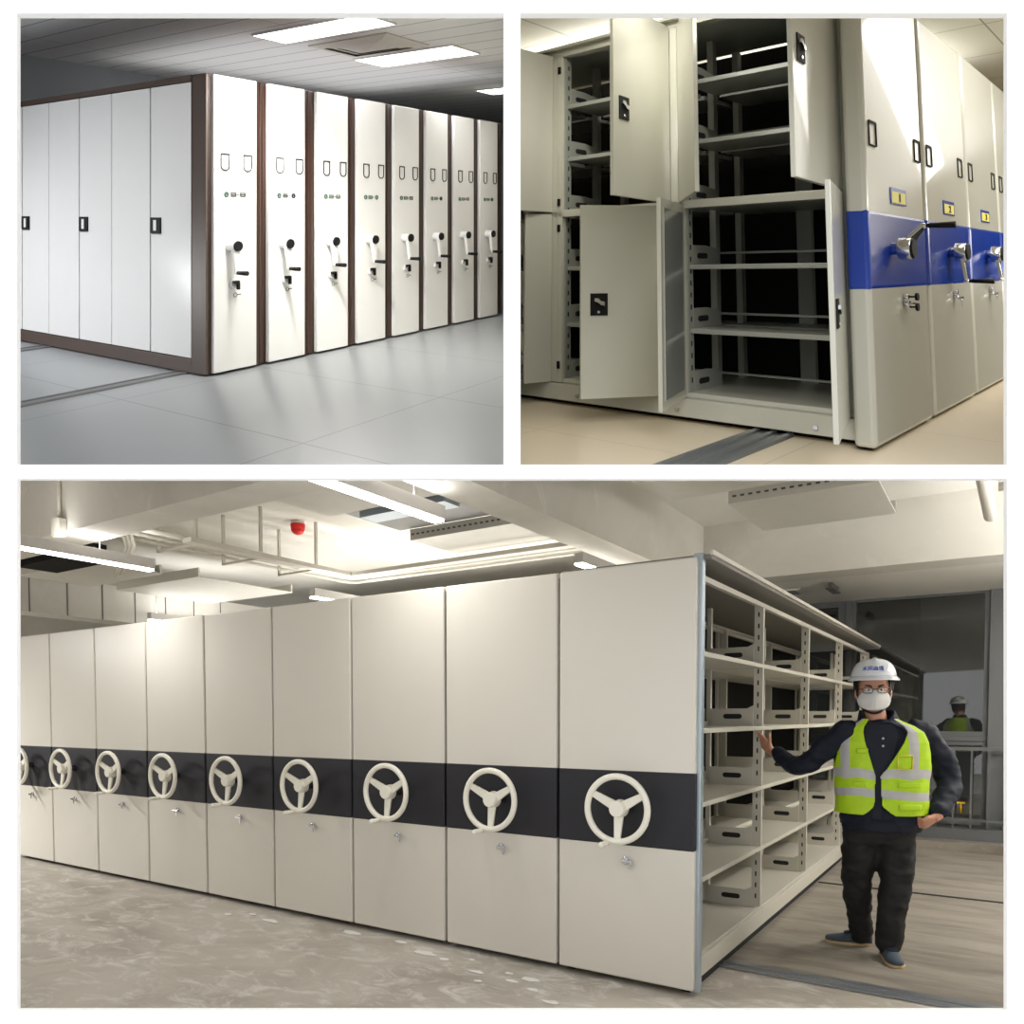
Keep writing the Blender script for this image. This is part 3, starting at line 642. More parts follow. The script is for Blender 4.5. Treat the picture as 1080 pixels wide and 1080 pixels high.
for k, (a0, a1) in enumerate(UA):
    b0 = (a0, 0, 0); t = thing('mobile_cabinet', R, b0, NR[k], 'cabinet', 'grey-green cabinets with a blue band')
    g = G(); g.box((a0 + .005, -.0, .018), (a1 - .005, .10, TOP)); emit('end_panel', g, M['rcab'], t, R, b0, bevel=.022, seg=3, clip=True)
    g = G(); g.box((a0 + .001, -.004, .777), (a1 - .001, .102, 1.188)); emit('blue_band', g, M['blue'], t, R, b0, bevel=.022, seg=3, clip=True)
    g = G(); g.box((a0 + .05, .03, 0.005), (a1 - .03, .10, .035)); emit('plinth', g, M['black'], t, R, b0)
    w = a1 - a0
    for x0 in ((a0 + .065, a1 - .155) if k == 0 else (a0 + .055, a1 - .21)):
        g = G(); x1 = x0 + .105
        for p, q in (((x0, 1.52), (x0, 1.642)), ((x1, 1.52), (x1, 1.642)), ((x0, 1.52), (x1, 1.52)), ((x0, 1.642), (x1, 1.642))): g.cyl((p[0], -.003, p[1]), (q[0], -.003, q[1]), .0042, n=6)
        g.box((x0, -.006, 1.636), (x1, -.001, 1.648))
        emit('card_slot', g, M['ink'], t, R, b0)
    cx = a0 + w * .5 - .0 if k else a0 + .49
    if k < 3:
        g = G(); x0, x1 = cx - .13, cx + .13; g.box((x0, -.005, 1.235), (x1, 0, 1.325)); g.box((x0 + .016, -.006, 1.243), (x1 - .016, -.004, 1.305), 1)
        cd = emit('number_card', g, [M['blue'], M['yellow']], t, R, b0)
        textmesh(str(k + 1), .062, R, (cx + .01, -.0085, 1.272), M['ink'], cd, b0)
    cc = Vector((cx + (-.155 if k == 0 else -.05), -.004, .992))
    g = G(); g.cyl(cc + Vector((0, 0, 0)), cc + Vector((0, -.035, 0)), .032, .03, 24, 1); g.cyl(cc + Vector((0, -.035, 0)), cc + Vector((0, -.095, 0)), .056, .056, 28, 0)
    if k == 0: e1 = Vector((.085, -.10, .12)); w2 = Vector((.022, 0, -.016))
    else: e1 = Vector((-.02, -.10, -.185)); w2 = Vector((.024, 0, .0))
    p0 = cc + Vector((0, -.07, 0)) + e1 * Vector((1, 0, 1)) .length * 0; d = Vector((e1.x, 0, e1.z)).normalized() * .04
    A_, B_ = cc + d + Vector((0, -.06, 0)), cc + Vector((e1.x, -.115 if k == 0 else -.078, e1.z))
    q = Vector((0, -.022, 0))
    g.hexa([A_ - w2*1.3, A_ + w2*1.3, B_ + w2*.5, B_ - w2*.5], [A_ - w2*1.3 + q, A_ + w2*1.3 + q, B_ + w2*.5 + q, B_ - w2*.5 + q]); g.ball(B_ + q/2, .016)
    cr = emit('crank', g, [M['chrome'], M['blue']], t, R, b0, bevel=.003)
    g = G(); g.cyl(cc + Vector((0, -.095, 0)), cc + Vector((0, -.106, 0)), .051, .049, 28); emit('hub_cap', g, M['black'], cr, R, b0)
    g = G(); g.cyl(B_ + Vector((0, -.01, 0)), B_ + Vector((0, -.03, 0)), .009, n=12); g.cyl(B_ + Vector((0, -.03, 0)), B_ + Vector((.01 if k == 0 else 0, -.15, 0)), .012, .018, 16); emit('grip', g, M['black'], cr, R, b0)
    lc = Vector((cx + .02, -.0, .70))
    g = G(); g.cyl(lc, lc + Vector((0, -.03, 0)), .017, .015, 16); g.cyl(lc + Vector((0, 0, .035)), lc + Vector((0, -.025, .035)), .012, .012, 14)
    g.box(lc + Vector((-.025, -.05, -.004)), lc + Vector((.02, -.03, .004))); lk = emit('lock', g, M['chrome'], t, R, b0)
    if k == 0:
        for z in (.035, -.02):
            g = G(); g.cyl(lc + Vector((.03, -.05, z)), lc + Vector((.03, -.062, z)), .021, n=18); g.cyl(lc + Vector((.01, -.025, z)), lc + Vector((.03, -.055, z)), .005, n=8)
            emit('key', g, M['black'], lk, R, b0)
    else:
        g = G(); g.cyl(lc + Vector((.0, -.04, -.0)), lc + Vector((.0, -.045, -.06)), .004, n=8); emit('key', g, M['chrome'], lk, R, b0)
    if k:
        g = G(); g.box((a0 + .03, .10, .03), (a1 - .03, 2.6, TOP)); emit('cabinet_body', g, M['dark'] if k == 1 else M['rcab'], t, R, b0, clip=True)  # body beside the open shelves coloured dark in place of shade
        continue
    # ---- open double-sided shelving behind the first end panel
    Z = b0; OUT = 2.6; F = .0
    BAY = [(.19, 1.02), (1.10, 1.90), (2.00, 2.6)]
    g = G(); g.hexa([(-.05, .10, .03), (.80, .10, .03), (.80, OUT, .03), (-.05, OUT, .03)], [(-.04, .10, .135), (.80, .10, .135), (.80, OUT, .135), (-.04, OUT, .135)])
    g.box((.0, .10, .135), (.80, OUT, .165)); emit('base', g, M['rcab'], t, R, Z, bevel=.006, clip=True)
    g = G(); g.box((.02, .12, .0), (.78, OUT, .03)); emit('wheel_housing', g, M['black'], t, R, Z, clip=True)
    for y in (.30, 1.06, 1.75):
        g = G(); g.cyl((-.05, y, .07), (-.056, y, .07), .012, n=12); emit('bolt', g, M['chrome'], t, R, Z, clip=True)
    for y0, y1 in ((.10, .19), (1.02, 1.10), (1.90, 2.00)):
        g = G(); g.box((-.02, y0, .14), (.04, y1, 2.42)); g.box((-.026, y0 + .03, .165), (-.02, y0 + .036, 2.40), 1)
        emit('frame_post', g, [M['rcab'], M['seam']], t, R, Z, bevel=.003, clip=True)
        for aa in (.40, .74):
            g = G(); g.box((aa, (y0+y1)/2 - .02, .165), (aa + .05, (y0+y1)/2 + .02, 2.42)); emit('inner_upright', g, M['rin'], t, R, Z, clip=True)
    for y in (.60, 1.5):
        g = G(); g.box((.76, y, .165), (.80, y + .09, 2.42)); emit('rear_post', g, M['rin'], t, R, Z, clip=True)
    g = G(); g.box((-.02, .10, 1.262), (.05, OUT, 1.312)); emit('middle_rail', g, M['rcab'], t, R, Z, bevel=.004, clip=True)
    g = G(); g.box((-.02, .10, 2.40), (.05, OUT, TOP)); g.box((-.06, .10, 2.45), (.82, OUT, 2.47)); emit('top_rail', g, M['rcab'], t, R, Z, bevel=.004, clip=True)
    g = G(); g.box((0, .10, 2.43), (.80, OUT, 2.45)); emit('top_panel', g, M['rin'], t, R, Z, clip=True)
    for (y0, y1) in BAY:
        for h in (.539, .922, 1.683, 2.058):
            g = G(); g.box((.02, y0 + .01, h - .028), (.37, y1 - .01, h)); g.box((.42, y0 + .01, h - .028), (.78, y1 - .01, h)); emit('shelf', g, M['rin'], t, R, Z, bevel=.003, clip=True)
            g = G(); g.cyl((.365, y0 + .01, h + .075), (.365, y1 - .01, h + .075), .008, n=8); emit('back_stop', g, M['rin'], t, R, Z, clip=True)
        g = G(); g.box((.02, y0 + .01, 1.27), (.78, y1 - .01, 1.30)); emit('shelf', g, M['rin'], t, R, Z, bevel=.003, clip=True)
        g = G(); g.cyl((.365, y0 + .01, .165 + .08), (.365, y1 - .01, .165 + .08), .008, n=8); emit('back_stop', g, M['rin'], t, R, Z, clip=True)
        y = y1 - .012
        g = G(); g.box((.0, y - .002, .165), (.055, y + .012, 2.42))
        for j in range(30):
            h = .22 + j * .072
            g.box((.022, y - .0035, h), (.034, y - .001, h + .03), 1)
        emit('slotted_upright', g, [M['rin'], M['gap']], t, R, Z, clip=True)
        for h in (.165, .539, .922, 1.30, 1.683, 2.058):
            g = G(); g.plate([(.05, y - .004, h), (.37, y - .004, h), (.37, y - .004, h + .10), (.20, y - .004, h + .12), (.05, y - .004, h + .12)], (0, .012, 0))
            g.plate([(xx, y - .006, z) for xx, z in [(.16 + u, h + .055 + v) for u, v in oval(.12, .034)]], (0, .002, 0), 1)
            emit('side_bracket', g, [M['rin'], M['gap']], t, R, Z, clip=True)
    # doors:  hinge (a,b), free edge (a,b), heights, inner side
    def door(hg, fr, h0, h1, inner, handle=0, inset=False):
        H = Vector((hg[0], hg[1], 0)); Fp = Vector((fr[0], fr[1], 0)); d = (Fp - H); L_ = d.length; d /= L_
        n = Vector((-d.y, d.x, 0)) * inner        # towards the inner face
        th = .022
        c4 = [H, Fp, Fp + n * th, H + n * th]
        g = G(); g.hexa([p + Vector((0, 0, h0)) for p in c4], [p + Vector((0, 0, h1)) for p in c4])
        i4 = [H + d*.05 + n*th, Fp - d*.05 + n*th, Fp - d*.05 + n*(th+.004), H + d*.05 + n*(th+.004)]
        if inset: g.hexa([p + Vector((0, 0, h0 + .05)) for p in i4], [p + Vector((0, 0, h1 - .05)) for p in i4], 1)
        dr = emit('door', g, [M['rcab'], M['rdoor_in']], t, R, Z, bevel=.003, clip=True)
        if handle:
            hz = handle; p = Fp - d * .10
            def bx(x0, x1, z0, z1, o0, o1, m, g): 
                q = [p + d*x0 - n*o0, p + d*x1 - n*o0, p + d*x1 - n*o1, p + d*x0 - n*o1]
                g.hexa([v + Vector((0, 0, z0)) for v in q], [v + Vector((0, 0, z1)) for v in q], m)
            g = G(); bx(-.055, .045, hz - .065, hz + .065, 0, .006, 0, g)
            q = [(-.035, -.016), (-.01, -.012), (.0, .0), (.028, .012), (.026, .03), (.0, .026), (-.012, .012), (-.035, .006)]
            g.plate([p + d*u*.95 - n*.008 + Vector((0, 0, hz + .008 + v)) for u, v in q], -n * .01, 1)
            g.cyl(p - n*.006 + Vector((0, 0, hz - .045)), p - n*.012 + Vector((0, 0, hz - .045)), .008, n=12, m=1)
            emit('door_handle', g, [M['black'], M['chrome']], dr, R, Z, clip=True)
        return dr
    door((-.02, .14), (-.72, .09), 1.30, 2.62 - .2, -1, 1.915)          # upper bay 1, right leaf
    door((-.02, 1.05), (-.50, .68), 1.30, 2.42, 1)          # upper bay 1, left leaf
    door((-.02, 1.10), (-.66, 1.05), 1.30, 2.42, -1, 1.80)    # upper bay 2, right leaf
    door((-.02, 2.00), (-.33, 2.04), 1.30, 2.42, 1)         # upper bay 2, left leaf
    door((-.02, .14), (-.655, -.025), .14, 1.285, -1, .69)     # lower bay 1, right leaf
    door((-.02, 1.04), (-.50, .90), .14, 1.285, 1, 0, True)          # lower bay 1, left leaf
    door((-.02, 1.11), (-.45, 1.42), .14, 1.285, -1, .69)      # lower bay 2, right leaf
    door((-.02, 2.00), (-.21, 2.06), .14, 1.285, 1)         # lower bay 2, left leaf
    for y in (1.915, ):
        for h in (.25, 1.18, 1.36, 2.3):
            g = G(); g.box((-.028, y, h - .02), (-.02, y + .02, h + .03)); emit('hinge', g, M['black'], t, R, Z, clip=True)
# room
g = G(); g.box((-9, -9, -.02), (14, 9, 0)); struct('floor', g, M['rtile'], R, True)
g = G(); g.box((-6, -6, 2.9), (12, 6, 2.95)); struct('ceiling', g, M['rceil'], R, True)
g = G(); g.box((-8, 5.9, 0), (14, 6.0, 2.9)); struct('wall_rear', g, M['rwall'], R, True)
g = G(); g.box((11, -6, 0), (11.1, 6, 2.9)); struct('wall_right', g, M['rwall'], R, True)
g = G(); g.box((-2.4, .42, 0), (-.02, .62, .006)); g.box((-2.4, .42, .006), (-.02, .45, .02)); g.box((-2.4, .505, .006), (-.02, .53, .02)); g.box((-2.4, .59, .006), (-.02, .62, .02))
tag(emit('floor_rail', g, [M['steel']], None, R, (-1, .5, 0), clip=True), 'dark steel track in the cream floor in front of the open doors', 'rail')
glow('tube_and_fill_light', R, (2.9, -.58, 2.86), 4.2, .22, 21, col=(1, .98, .94)); glow('tube_and_fill_light', R, (2.6, -1.7, 2.86), 3.4, .3, 45, col=(1, .98, .94)); glow('tube_and_fill_light', R, (-1.0, 3.4, 2.86), .3, 1.2, 50, col=(1, .97, .9))  # first is the reflected ceiling strip; the others are added fill lights
glow('hidden_uplight', R, (1.3, 2.4, 2.56), .3, 1.6, 25, True, col=(1, .97, .88))  # added light hidden on the cabinet top, brightens the left ceiling
glow('tube_and_fill_light', R, (-.7, .8, 2.86), .2, 1.0, 13, col=(1, .97, .9)); glow('tube_and_fill_light', R, (-.7, 2.3, 2.86), .2, 1.0, 13, col=(1, .97, .9))  # lights added above the view to brighten the open doors
glow('added_top_light', R, (3.2, 1.4, 2.56), 1.6, 1.6, 30, True, col=(1, .98, .94))  # unseen light added on the cabinet tops for the right ceiling

# ================================================================= person
from mathutils import noise as NZ
P0 = LOW.w((-.70, 1.30, .003))
def W(x, y, z): return (P0.x + x, P0.y + y, P0.z + z)
YAW = math.radians(20)
RT = Vector((math.cos(YAW), -math.sin(YAW), 0)); FW = Vector((-math.sin(YAW), -math.cos(YAW), 0)); UPV = Vector((0, 0, 1))
base = tuple(P0)
man = thing('person', IDENT, base, 'man in white hard hat, mask and yellow-green vest, one hand on the open shelves', 'person')
def ellr(cx, cy, z, rx, ry, n=28, e=2.3, r=RT, f=FW):
    out = []
    for i in range(n):
        t = 2*PI*i/n; c, s = math.cos(t), math.sin(t)
        x = math.copysign(abs(c)**(2/e), c) * rx; y = math.copysign(abs(s)**(2/e), s) * ry
        out.append(Vector(W(cx, cy, z)) + r * x + f * y)
    return out
def limb(g, pts, rad, n=18, m=0, sub_=5):
    P = [Vector(W(*p)) for p in pts]; Q = []; Rr = []
    for i in range(len(P) - 1):
        p0, p1, p2, p3 = P[max(i-1, 0)], P[i], P[i+1], P[min(i+2, len(P)-1)]
        for k in range(sub_):
            t = k / sub_
            Q.append(.5 * ((2*p1) + (p2-p0)*t + (2*p0-5*p1+4*p2-p3)*t*t + (3*p1-p0-3*p2+p3)*t**3)); Rr.append(rad[i]*(1-t) + rad[i+1]*t)
    Q.append(P[-1]); Rr.append(rad[-1]); g.tube(Q, Rr, n, m)
    g.ball(Q[0], Rr[0], 16, 10, m); g.ball(Q[-1], Rr[-1], 16, 10, m)
def wrinkle(amp, sc, seed=0, st=(1, 1, 1)):
    def f(me):
        for v in me.vertices:
            q = Vector((v.co.x*sc*st[0] + seed, v.co.y*sc*st[1], v.co.z*sc*st[2]))
            v.co += v.normal * (amp * (NZ.noise(q) + .5 * NZ.noise(q*2.3)))
        for p in me.polygons: p.use_smooth = True
    return f
def smooth_only(me):
    for p in me.polygons: p.use_smooth = True
SH_L, EL_L, WR_L = (-.165, .03, 1.375), (-.345, .20, 1.165), (-.455, .415, 1.235)
SH_R, EL_R, WR_R = (.315, .0, 1.375), (.485, .01, 1.105), (.335, -.15, .895)
HD = Vector(W(.005, .0, 1.615))
# -------- body: one continuous surface
g = G()
g.loft([ellr(.07, .01, z, rx, ry) for z, rx, ry in ((.80, .17, .11), (.95, .17, .11), (1.15, .18, .11), (1.30, .19, .10), (1.40, .15, .08), (1.44, .09, .07))])
g.loft([ellr(x, y, z, r, r*1.05, e=2) for x, y, z, r in ((.05, .02, 1.38, .075), (.035, .015, 1.45, .062), (.02, .012, 1.52, .06), (.01, .01, 1.58, .06))])
g.ball(HD + UPV*.03 - FW*.01, (.092, .108, .118), 24, 18, rot=Matrix((RT, -FW, UPV)).transposed())
g.ball(HD - UPV*.045 + FW*.022, (.070, .075, .075), 20, 14, rot=Matrix((RT, -FW, UPV)).transposed())
g.ball(HD - UPV*.02 + FW*.095, (.016, .024, .028), 12, 10, rot=Matrix((RT, -FW, UPV)).transposed())
for s in (-1, 1):
    g.ball(HD + RT*s*.094 - FW*.0 + UPV*.0, (.012, .022, .034), 12, 10, rot=Matrix((RT, -FW, UPV)).transposed())
limb(g, [SH_L, EL_L, WR_L], [.05, .042, .028]); limb(g, [SH_R, EL_R, WR_R], [.05, .042, .030])
limb(g, [(-.03, .06, .82), (-.03, .10, .47), (.045, .185, .09)], [.085, .055, .04]); limb(g, [(.16, .01, .82), (.15, -.03, .47), (.105, -.055, .09)], [.085, .055, .04])
g.ball(Vector(W(.045, .19, .05)), (.05, .04, .04)); g.ball(Vector(W(.10, -.08, .05)), (.035, .05, .04))
def hand(g, wr, palm_dir, across, fingers, thumb, K=1.12):
    wr = Vector(W(*wr)); d = Vector(palm_dir).normalized(); a = Vector(across).normalized(); n = d.cross(a)
    a = n.cross(d).normalized() * (1 if True else 1)
    pc = wr + d * .055 * K
    g.ball(pc, (.043, .021, .056), 16, 12, rot=Matrix((a, n, d)).transposed())
    g.tube([wr - d*.02, wr + d*.03], [.026, .028], 12)
    for i, (off, L_, curl) in enumerate(fingers):
        p = wr + d * .085 * K + a * off * K; q = [p - d*.03, p]; dd = d.copy()
        for s_, seg in enumerate((.45, .32, .23)):
            rot = Matrix.Rotation(curl * (.8 if s_ == 0 else 1.1), 3, a); dd = rot @ dd; q.append(q[-1] + dd * L_ * K * seg)
        g.tube(q, [.0105, .0100, .0094, .0086, .0075], 10); g.ball(q[-1], .0075, 8, 6)
    o, t1, t2 = thumb
    q = [wr + d*.025 + a*o*.5, wr + d*.05 + a*o]; q.append(q[-1] + Vector(t1).normalized()*.035); q.append(q[-1] + Vector(t2).normalized()*.028)
    g.tube(q, [.014, .0125, .011, .009], 10); g.ball(q[-1], .009, 8, 6)
hand(g, (-.462, .43, 1.24), (-.25, .45, .42), (.1, -.55, .75), [(-.030, .062, .10), (-.010, .075, .06), (.010, .078, .06), (.029, .070, .08)], (.036, (.0, -.15, 1), (-.15, .1, 1)))
hand(g, (.325, -.165, .885), (-.72, -.10, -.38), (.1, -.45, .85), [(-.030, .055, -1.15), (-.010, .068, -1.2), (.010, .070, -1.2), (.029, .064, -1.15)], (.030, (-.7, -.3, -.1), (-.7, .1, -.5)))
body = emit('body', g, M['skin'], man, IDENT, base, remesh=.0055, post=smooth_only)
# -------- hair, eyes
RM = Matrix((RT, -FW, UPV)).transposed()
g = G(); rr = []
for j in range(9):
    z = -.055 + j * .02
    rr.append([HD + RM @ Vector((.101*math.cos(t), .113*math.sin(t) + .012, z + .03)) for t in [PI * (-.16) + i * PI * 1.32 / 20 for i in range(21)]])
n = 21; vs = [p for r in rr for p in r] + [p + (p - HD).normalized() * -.02 for r in rr for p in r]; k = len(rr) * n
fs = [(j*n+i, j*n+i+1, (j+1)*n+i+1, (j+1)*n+i) for j in range(len(rr)-1) for i in range(n-1)]
g.add(vs, fs + [tuple(q + k for q in reversed(f)) for f in fs], 0, True)
emit('hair', g, M['hair'], man, IDENT, base)
for s in (-1, 1):
    g = G(); c = HD + RT*s*.034 + FW*.088 + UPV*.020
    g.ball(c, (.0165, .012, .0085), 14, 10, 0, RM); g.ball(c + FW*.006, (.0075, .008, .0075), 12, 8, 1, RM)
    emit('eye', g, [M['mask'], M['hair']], body, IDENT, base)
    g = G(); g.tube([HD + RT*s*(.016 + .012*i) + FW*(.104 - .0035*i*i) + UPV*(.040 + .004*min(i, 2)) for i in range(5)], [.003, .005, .005, .004, .002], 8); emit('eyebrow', g, M['hair'], body, IDENT, base)
# -------- jacket and t-shirt
TORSO = [(.775, .070, .222, .150), (.86, .070, .232, .156), (.98, .070, .232, .156), (1.10, .068, .236, .152), (1.22, .068, .244, .148), (1.32, .068, .246, .138), (1.38, .068, .228, .122), (1.415, .060, .185, .108), (1.44, .050, .130, .094), (1.458, .045, .095, .082)]
def tor(z):
    for i in range(len(TORSO) - 1):
        a, b = TORSO[i], TORSO[i+1]
        if z <= b[0] or i == len(TORSO) - 2:
            t = max(0, min(1, (z - a[0]) / (b[0] - a[0]))); return [a[k] + (b[k] - a[k]) * t for k in (1, 2, 3)]
g = G()
g.loft([ellr(cx, .01, z, rx, ry) for z, cx, rx, ry in TORSO])
limb(g, [(SH_L[0] + .04, SH_L[1], 1.365), SH_L, EL_L, (WR_L[0] + .012, WR_L[1] - .03, WR_L[2] - .004)], [.07, .078, .068, .047])
limb(g, [(SH_R[0] - .04, SH_R[1], 1.365), SH_R, EL_R, (WR_R[0] + .01, WR_R[1] + .01, WR_R[2] + .02)], [.07, .080, .076, .054])
emit('jacket', g, M['jacket'], man, IDENT, base, remesh=.011, post=wrinkle(.017, 8.5, 3, (1, 1, 1.5)))
g = G()
for s, m_ in ((-1, 0), (1, 0)):       # turned collar of the jacket
    pts = []
    for t in [i/8 for i in range(9)]:
        ang = (PI/2 + s * (.38 + t * 2.5)); cx = .045
        lo = Vector(W(cx, .012, 1.415 + .045*min(1, t*2.2) - .06 * max(0, .45 - t))) + RT * (.108 * math.cos(ang)) + FW * (.100 * math.sin(ang))
        hi = Vector(W(.035, .012, 1.465 + .05*min(1, t*2.2) - .06 * max(0, .45 - t))) + RT * (.090 * math.cos(ang)) + FW * (.082 * math.sin(ang))
        pts.append((lo, hi))
    for (l0, h0), (l1, h1) in zip(pts, pts[1:]):
        o = ((l0 + l1)/2 - Vector(W(.04, .01, 1.44))); o.z = 0; o = o.normalized() * .010
        g.hexa([l0, l1, l1 + o, l0 + o], [h0, h1, h1 + o, h0 + o])
emit('collar', g, M['jacket'], man, IDENT, base, bevel=.003)
def tsurf(phi, z, off):                # point on the torso: phi 0 = front, positive to the picture's right
    cx, rx, ry = tor(z); e = 2.3; c, s = math.sin(phi), math.cos(phi)
    x = math.copysign(abs(c)**(2/e), c) * (rx + off); y = math.copysign(abs(s)**(2/e), s) * (ry + off)
    return Vector(W(cx, .01, z)) + RT * x + FW * y
g = G(); N1, N2 = 14, 30
vs = []; 
for j in range(N2 + 1):
    z = .86 + j * (1.43 - .86) / N2; hw = .08 + .34 * max(0, (z - 1.05) / .42) ** .9
    for i in range(N1 + 1): vs.append(tsurf((-.10 if z > 1.0 else -.12) + (i / N1 - .5) * 2 * hw, z, .011 if z < 1.44 else .008))
g.add(vs, [(j*(N1+1)+i, j*(N1+1)+i+1, (j+1)*(N1+1)+i+1, (j+1)*(N1+1)+i) for j in range(N2) for i in range(N1)], 0, True)
g.tube([Vector(W(.045, .012, 1.445)) + RT*(.092*math.cos(t)) + FW*(.088*math.sin(t)) + UPV*(.008 - .026*math.sin(t)) for t in [2*PI*i/32 for i in range(32)]], .010, 8, 0, True)
emit('undershirt', g, M['tshirt'], man, IDENT, base)
g = G()
for z in (1.30, 1.345): g.cyl(tsurf(-.02, z, .010), tsurf(-.02, z, .016), .007, n=12)
emit('shirt_button', g, M['silver'], man, IDENT, base)
# -------- vest
def vest_panel(sgn):
    g = G(); NP, NZ_ = 260, 200; idx = {}; Z0, Z1 = .885, 1.462
    C0 = -.10                                    # the opening sits left of the middle
    def wob(phi, z): return .006 * NZ.noise(Vector((phi*3.1, z*11, sgn*4))) 
    def inside(phi, z):
        d = (phi - C0) * sgn
        lo = .055 + .015 * math.sin(z*9) if z < 1.12 else .055 + .015 * math.sin(z*9) + (z - 1.12) * (1.9 if sgn > 0 else 1.0)
        if z < .96: lo += (.96 - z) ** 2 * 40
        if d < lo or phi * sgn > PI + .001: return False
        if z > 1.17:                             # arm hole
            w = min(.62, (z - 1.17) ** .5 * 1.15)
            if abs(phi * sgn - 1.50) < w: return False
        return True
    def vid(i, j):
        if (i, j) not in idx:
            phi = sgn * (-.4 + (PI + .4) * i / NP); z = Z0 + (Z1 - Z0) * j / NZ_
            g.v.append(tuple(tsurf(phi, z, .022 + wob(phi, z) + .006))); idx[(i, j)] = len(g.v) - 1
        return idx[(i, j)]
    for i in range(NP):
        for j in range(NZ_):
            phi = sgn * (-.4 + (PI + .4) * (i + .5) / NP); z = Z0 + (Z1 - Z0) * (j + .5) / NZ_
            if not inside(phi, z): continue
            cx, rx, ry = tor(z); xx = math.copysign(abs(math.sin(phi)) ** (2/2.3), math.sin(phi)) * .245
            m = 0
            if 1.105 + .006*math.sin(phi*9) < z < 1.160 + .006*math.sin(phi*9) or .985 < z + .012*math.sin(phi*2 - .4) < 1.035: m = 1
            if z >= 1.13 and ((.115 < xx < .168) if sgn > 0 else (-.215 < xx < -.170)): m = 1
            g.f.append((vid(i, j), vid(i+1, j), vid(i+1, j+1), vid(i, j+1))); g.m.append(m); g.sm.append(True)
    return g
vg = G()
for s in (-1, 1):
    q = vest_panel(s); vg.add(q.v, q.f, 0, True)
    vg.m[-len(q.m):] = q.m
vest = emit('safety_vest', vg, [M['vest'], M['silver']], man, IDENT, base)
md = vest.modifiers.new('thickness', 'SOLIDIFY'); md.thickness = .005; md.offset = 0
def patch(nm, p0, p1, z0, z1, m, off=.040, th=.006):
    g = G(); n = 8; o = []; ii = []
    for j in range(5):
        for i in range(n + 1):
            ph = p0 + (p1 - p0) * i / n; z = z0 + (z1 - z0) * j / 4
            o.append(tsurf(ph, z, off)); ii.append(tsurf(ph, z, off - th))
    fs = [(j*(n+1)+i, j*(n+1)+i+1, (j+1)*(n+1)+i+1, (j+1)*(n+1)+i) for j in range(4) for i in range(n)]
    k = len(o); bd = [i for i in range(n+1)] + [j*(n+1)+n for j in range(1, 5)] + [4*(n+1)+i for i in range(n-1, -1, -1)] + [j*(n+1) for j in range(3, 0, -1)]
    fs += [tuple(q + k for q in f) for f in fs]; L_ = len(bd)
    fs += [(bd[i], bd[(i+1) % L_], bd[(i+1) % L_] + k, bd[i] + k) for i in range(L_)]
    g.add(o + ii, fs, 0, True); return emit(nm, g, m, vest, IDENT, base)
patch('pocket_flap', .22, .78, 1.055, 1.085, M['vest']); patch('pocket_flap', .24, .80, .92, .955, M['vest'])
patch('pocket_flap', -.62, -.34, 1.06, 1.085, M['vest']); patch('pocket_flap', -.52, -.28, 1.255, 1.285, M['vest'])
patch('pocket', .20, .50, 1.165, 1.245, M['vest'], .037)
g = G()
for a_, b_ in (((.20, 1.165), (.50, 1.165)), ((.50, 1.165), (.50, 1.245)), ((.50, 1.245), (.20, 1.245)), ((.20, 1.245), (.20, 1.165))):
    g.tube([tsurf(a_[0] + (b_[0]-a_[0])*t, a_[1] + (b_[1]-a_[1])*t, .040) for t in (0, .5, 1)], .0035, 6)
emit('pocket_piping', g, M['yellow'], vest, IDENT, base)
# -------- trousers
g = G()
g.loft([ellr(.065, .02, z, rx, ry) for z, rx, ry in ((.70, .17, .125), (.76, .185, .135), (.82, .195, .135), (.88, .19, .125))])
limb(g, [(-.02, .045, .78), (-.025, .07, .62), (-.03, .095, .47), (.0, .14, .28), (.045, .18, .085)], [.118, .112, .092, .080, .068])
limb(g, [(.155, .0, .78), (.155, -.01, .62), (.150, -.03, .47), (.125, -.045, .28), (.10, -.055, .085)], [.122, .114, .095, .084, .074])
emit('trousers', g, M['trouser'], man, IDENT, base, remesh=.011, post=wrinkle(.012, 9, 8, (1, 1, 1.8)))
# -------- shoes
def shoe(heel, toe, nm):
    h, t = Vector(W(*heel)), Vector(W(*toe)); d = (t - h); L_ = d.length; d /= L_; a = Vector((-d.y, d.x, 0)); g = G(); sg = G()
    prof = [(0, .030, .050), (.08, .036, .066), (.22, .038, .074), (.38, .040, .070), (.52, .044, .056), (.70, .049, .044), (.86, .045, .036), (.96, .032, .028), (1, .016, .022)]
    rings = []; s0 = []; s1 = []
    for f, w, hh in prof:
        c = h + d * L_ * f
        rings.append([c + a * (w * math.cos(q)) + UPV * (.016 + (hh * max(0, math.sin(q)) ** .8 if math.sin(q) > 0 else 0)) for q in [2*PI*i/20 for i in range(20)]])
    g.loft(rings)
    out = [h + d*L_*f + a*(w + .005) for f, w, _ in prof] + [h + d*L_*f - a*(w + .005) for f, w, _ in reversed(prof)]
    sg.plate([p + UPV * 0 for p in out], (0, 0, .018))
    o = emit(nm, g, M['shoe'], man, IDENT, base); emit('sole', sg, M['sole'], o, IDENT, base, bevel=.003)
    q = G(); q.plate([h + d*L_*f + a*w_ + UPV*(zz) for f, w_, zz in ((.36, -.03, .088), (.36, .03, .088), (.60, .026, .068), (.60, -.026, .068))], UPV*.004)
    emit('tongue', q, M['jacket'], o, IDENT, base)
shoe((.115, .19, .0), (-.145, .285, .0), 'shoe'); shoe((.108, -.0, .0), (.055, -.265, .0), 'shoe')
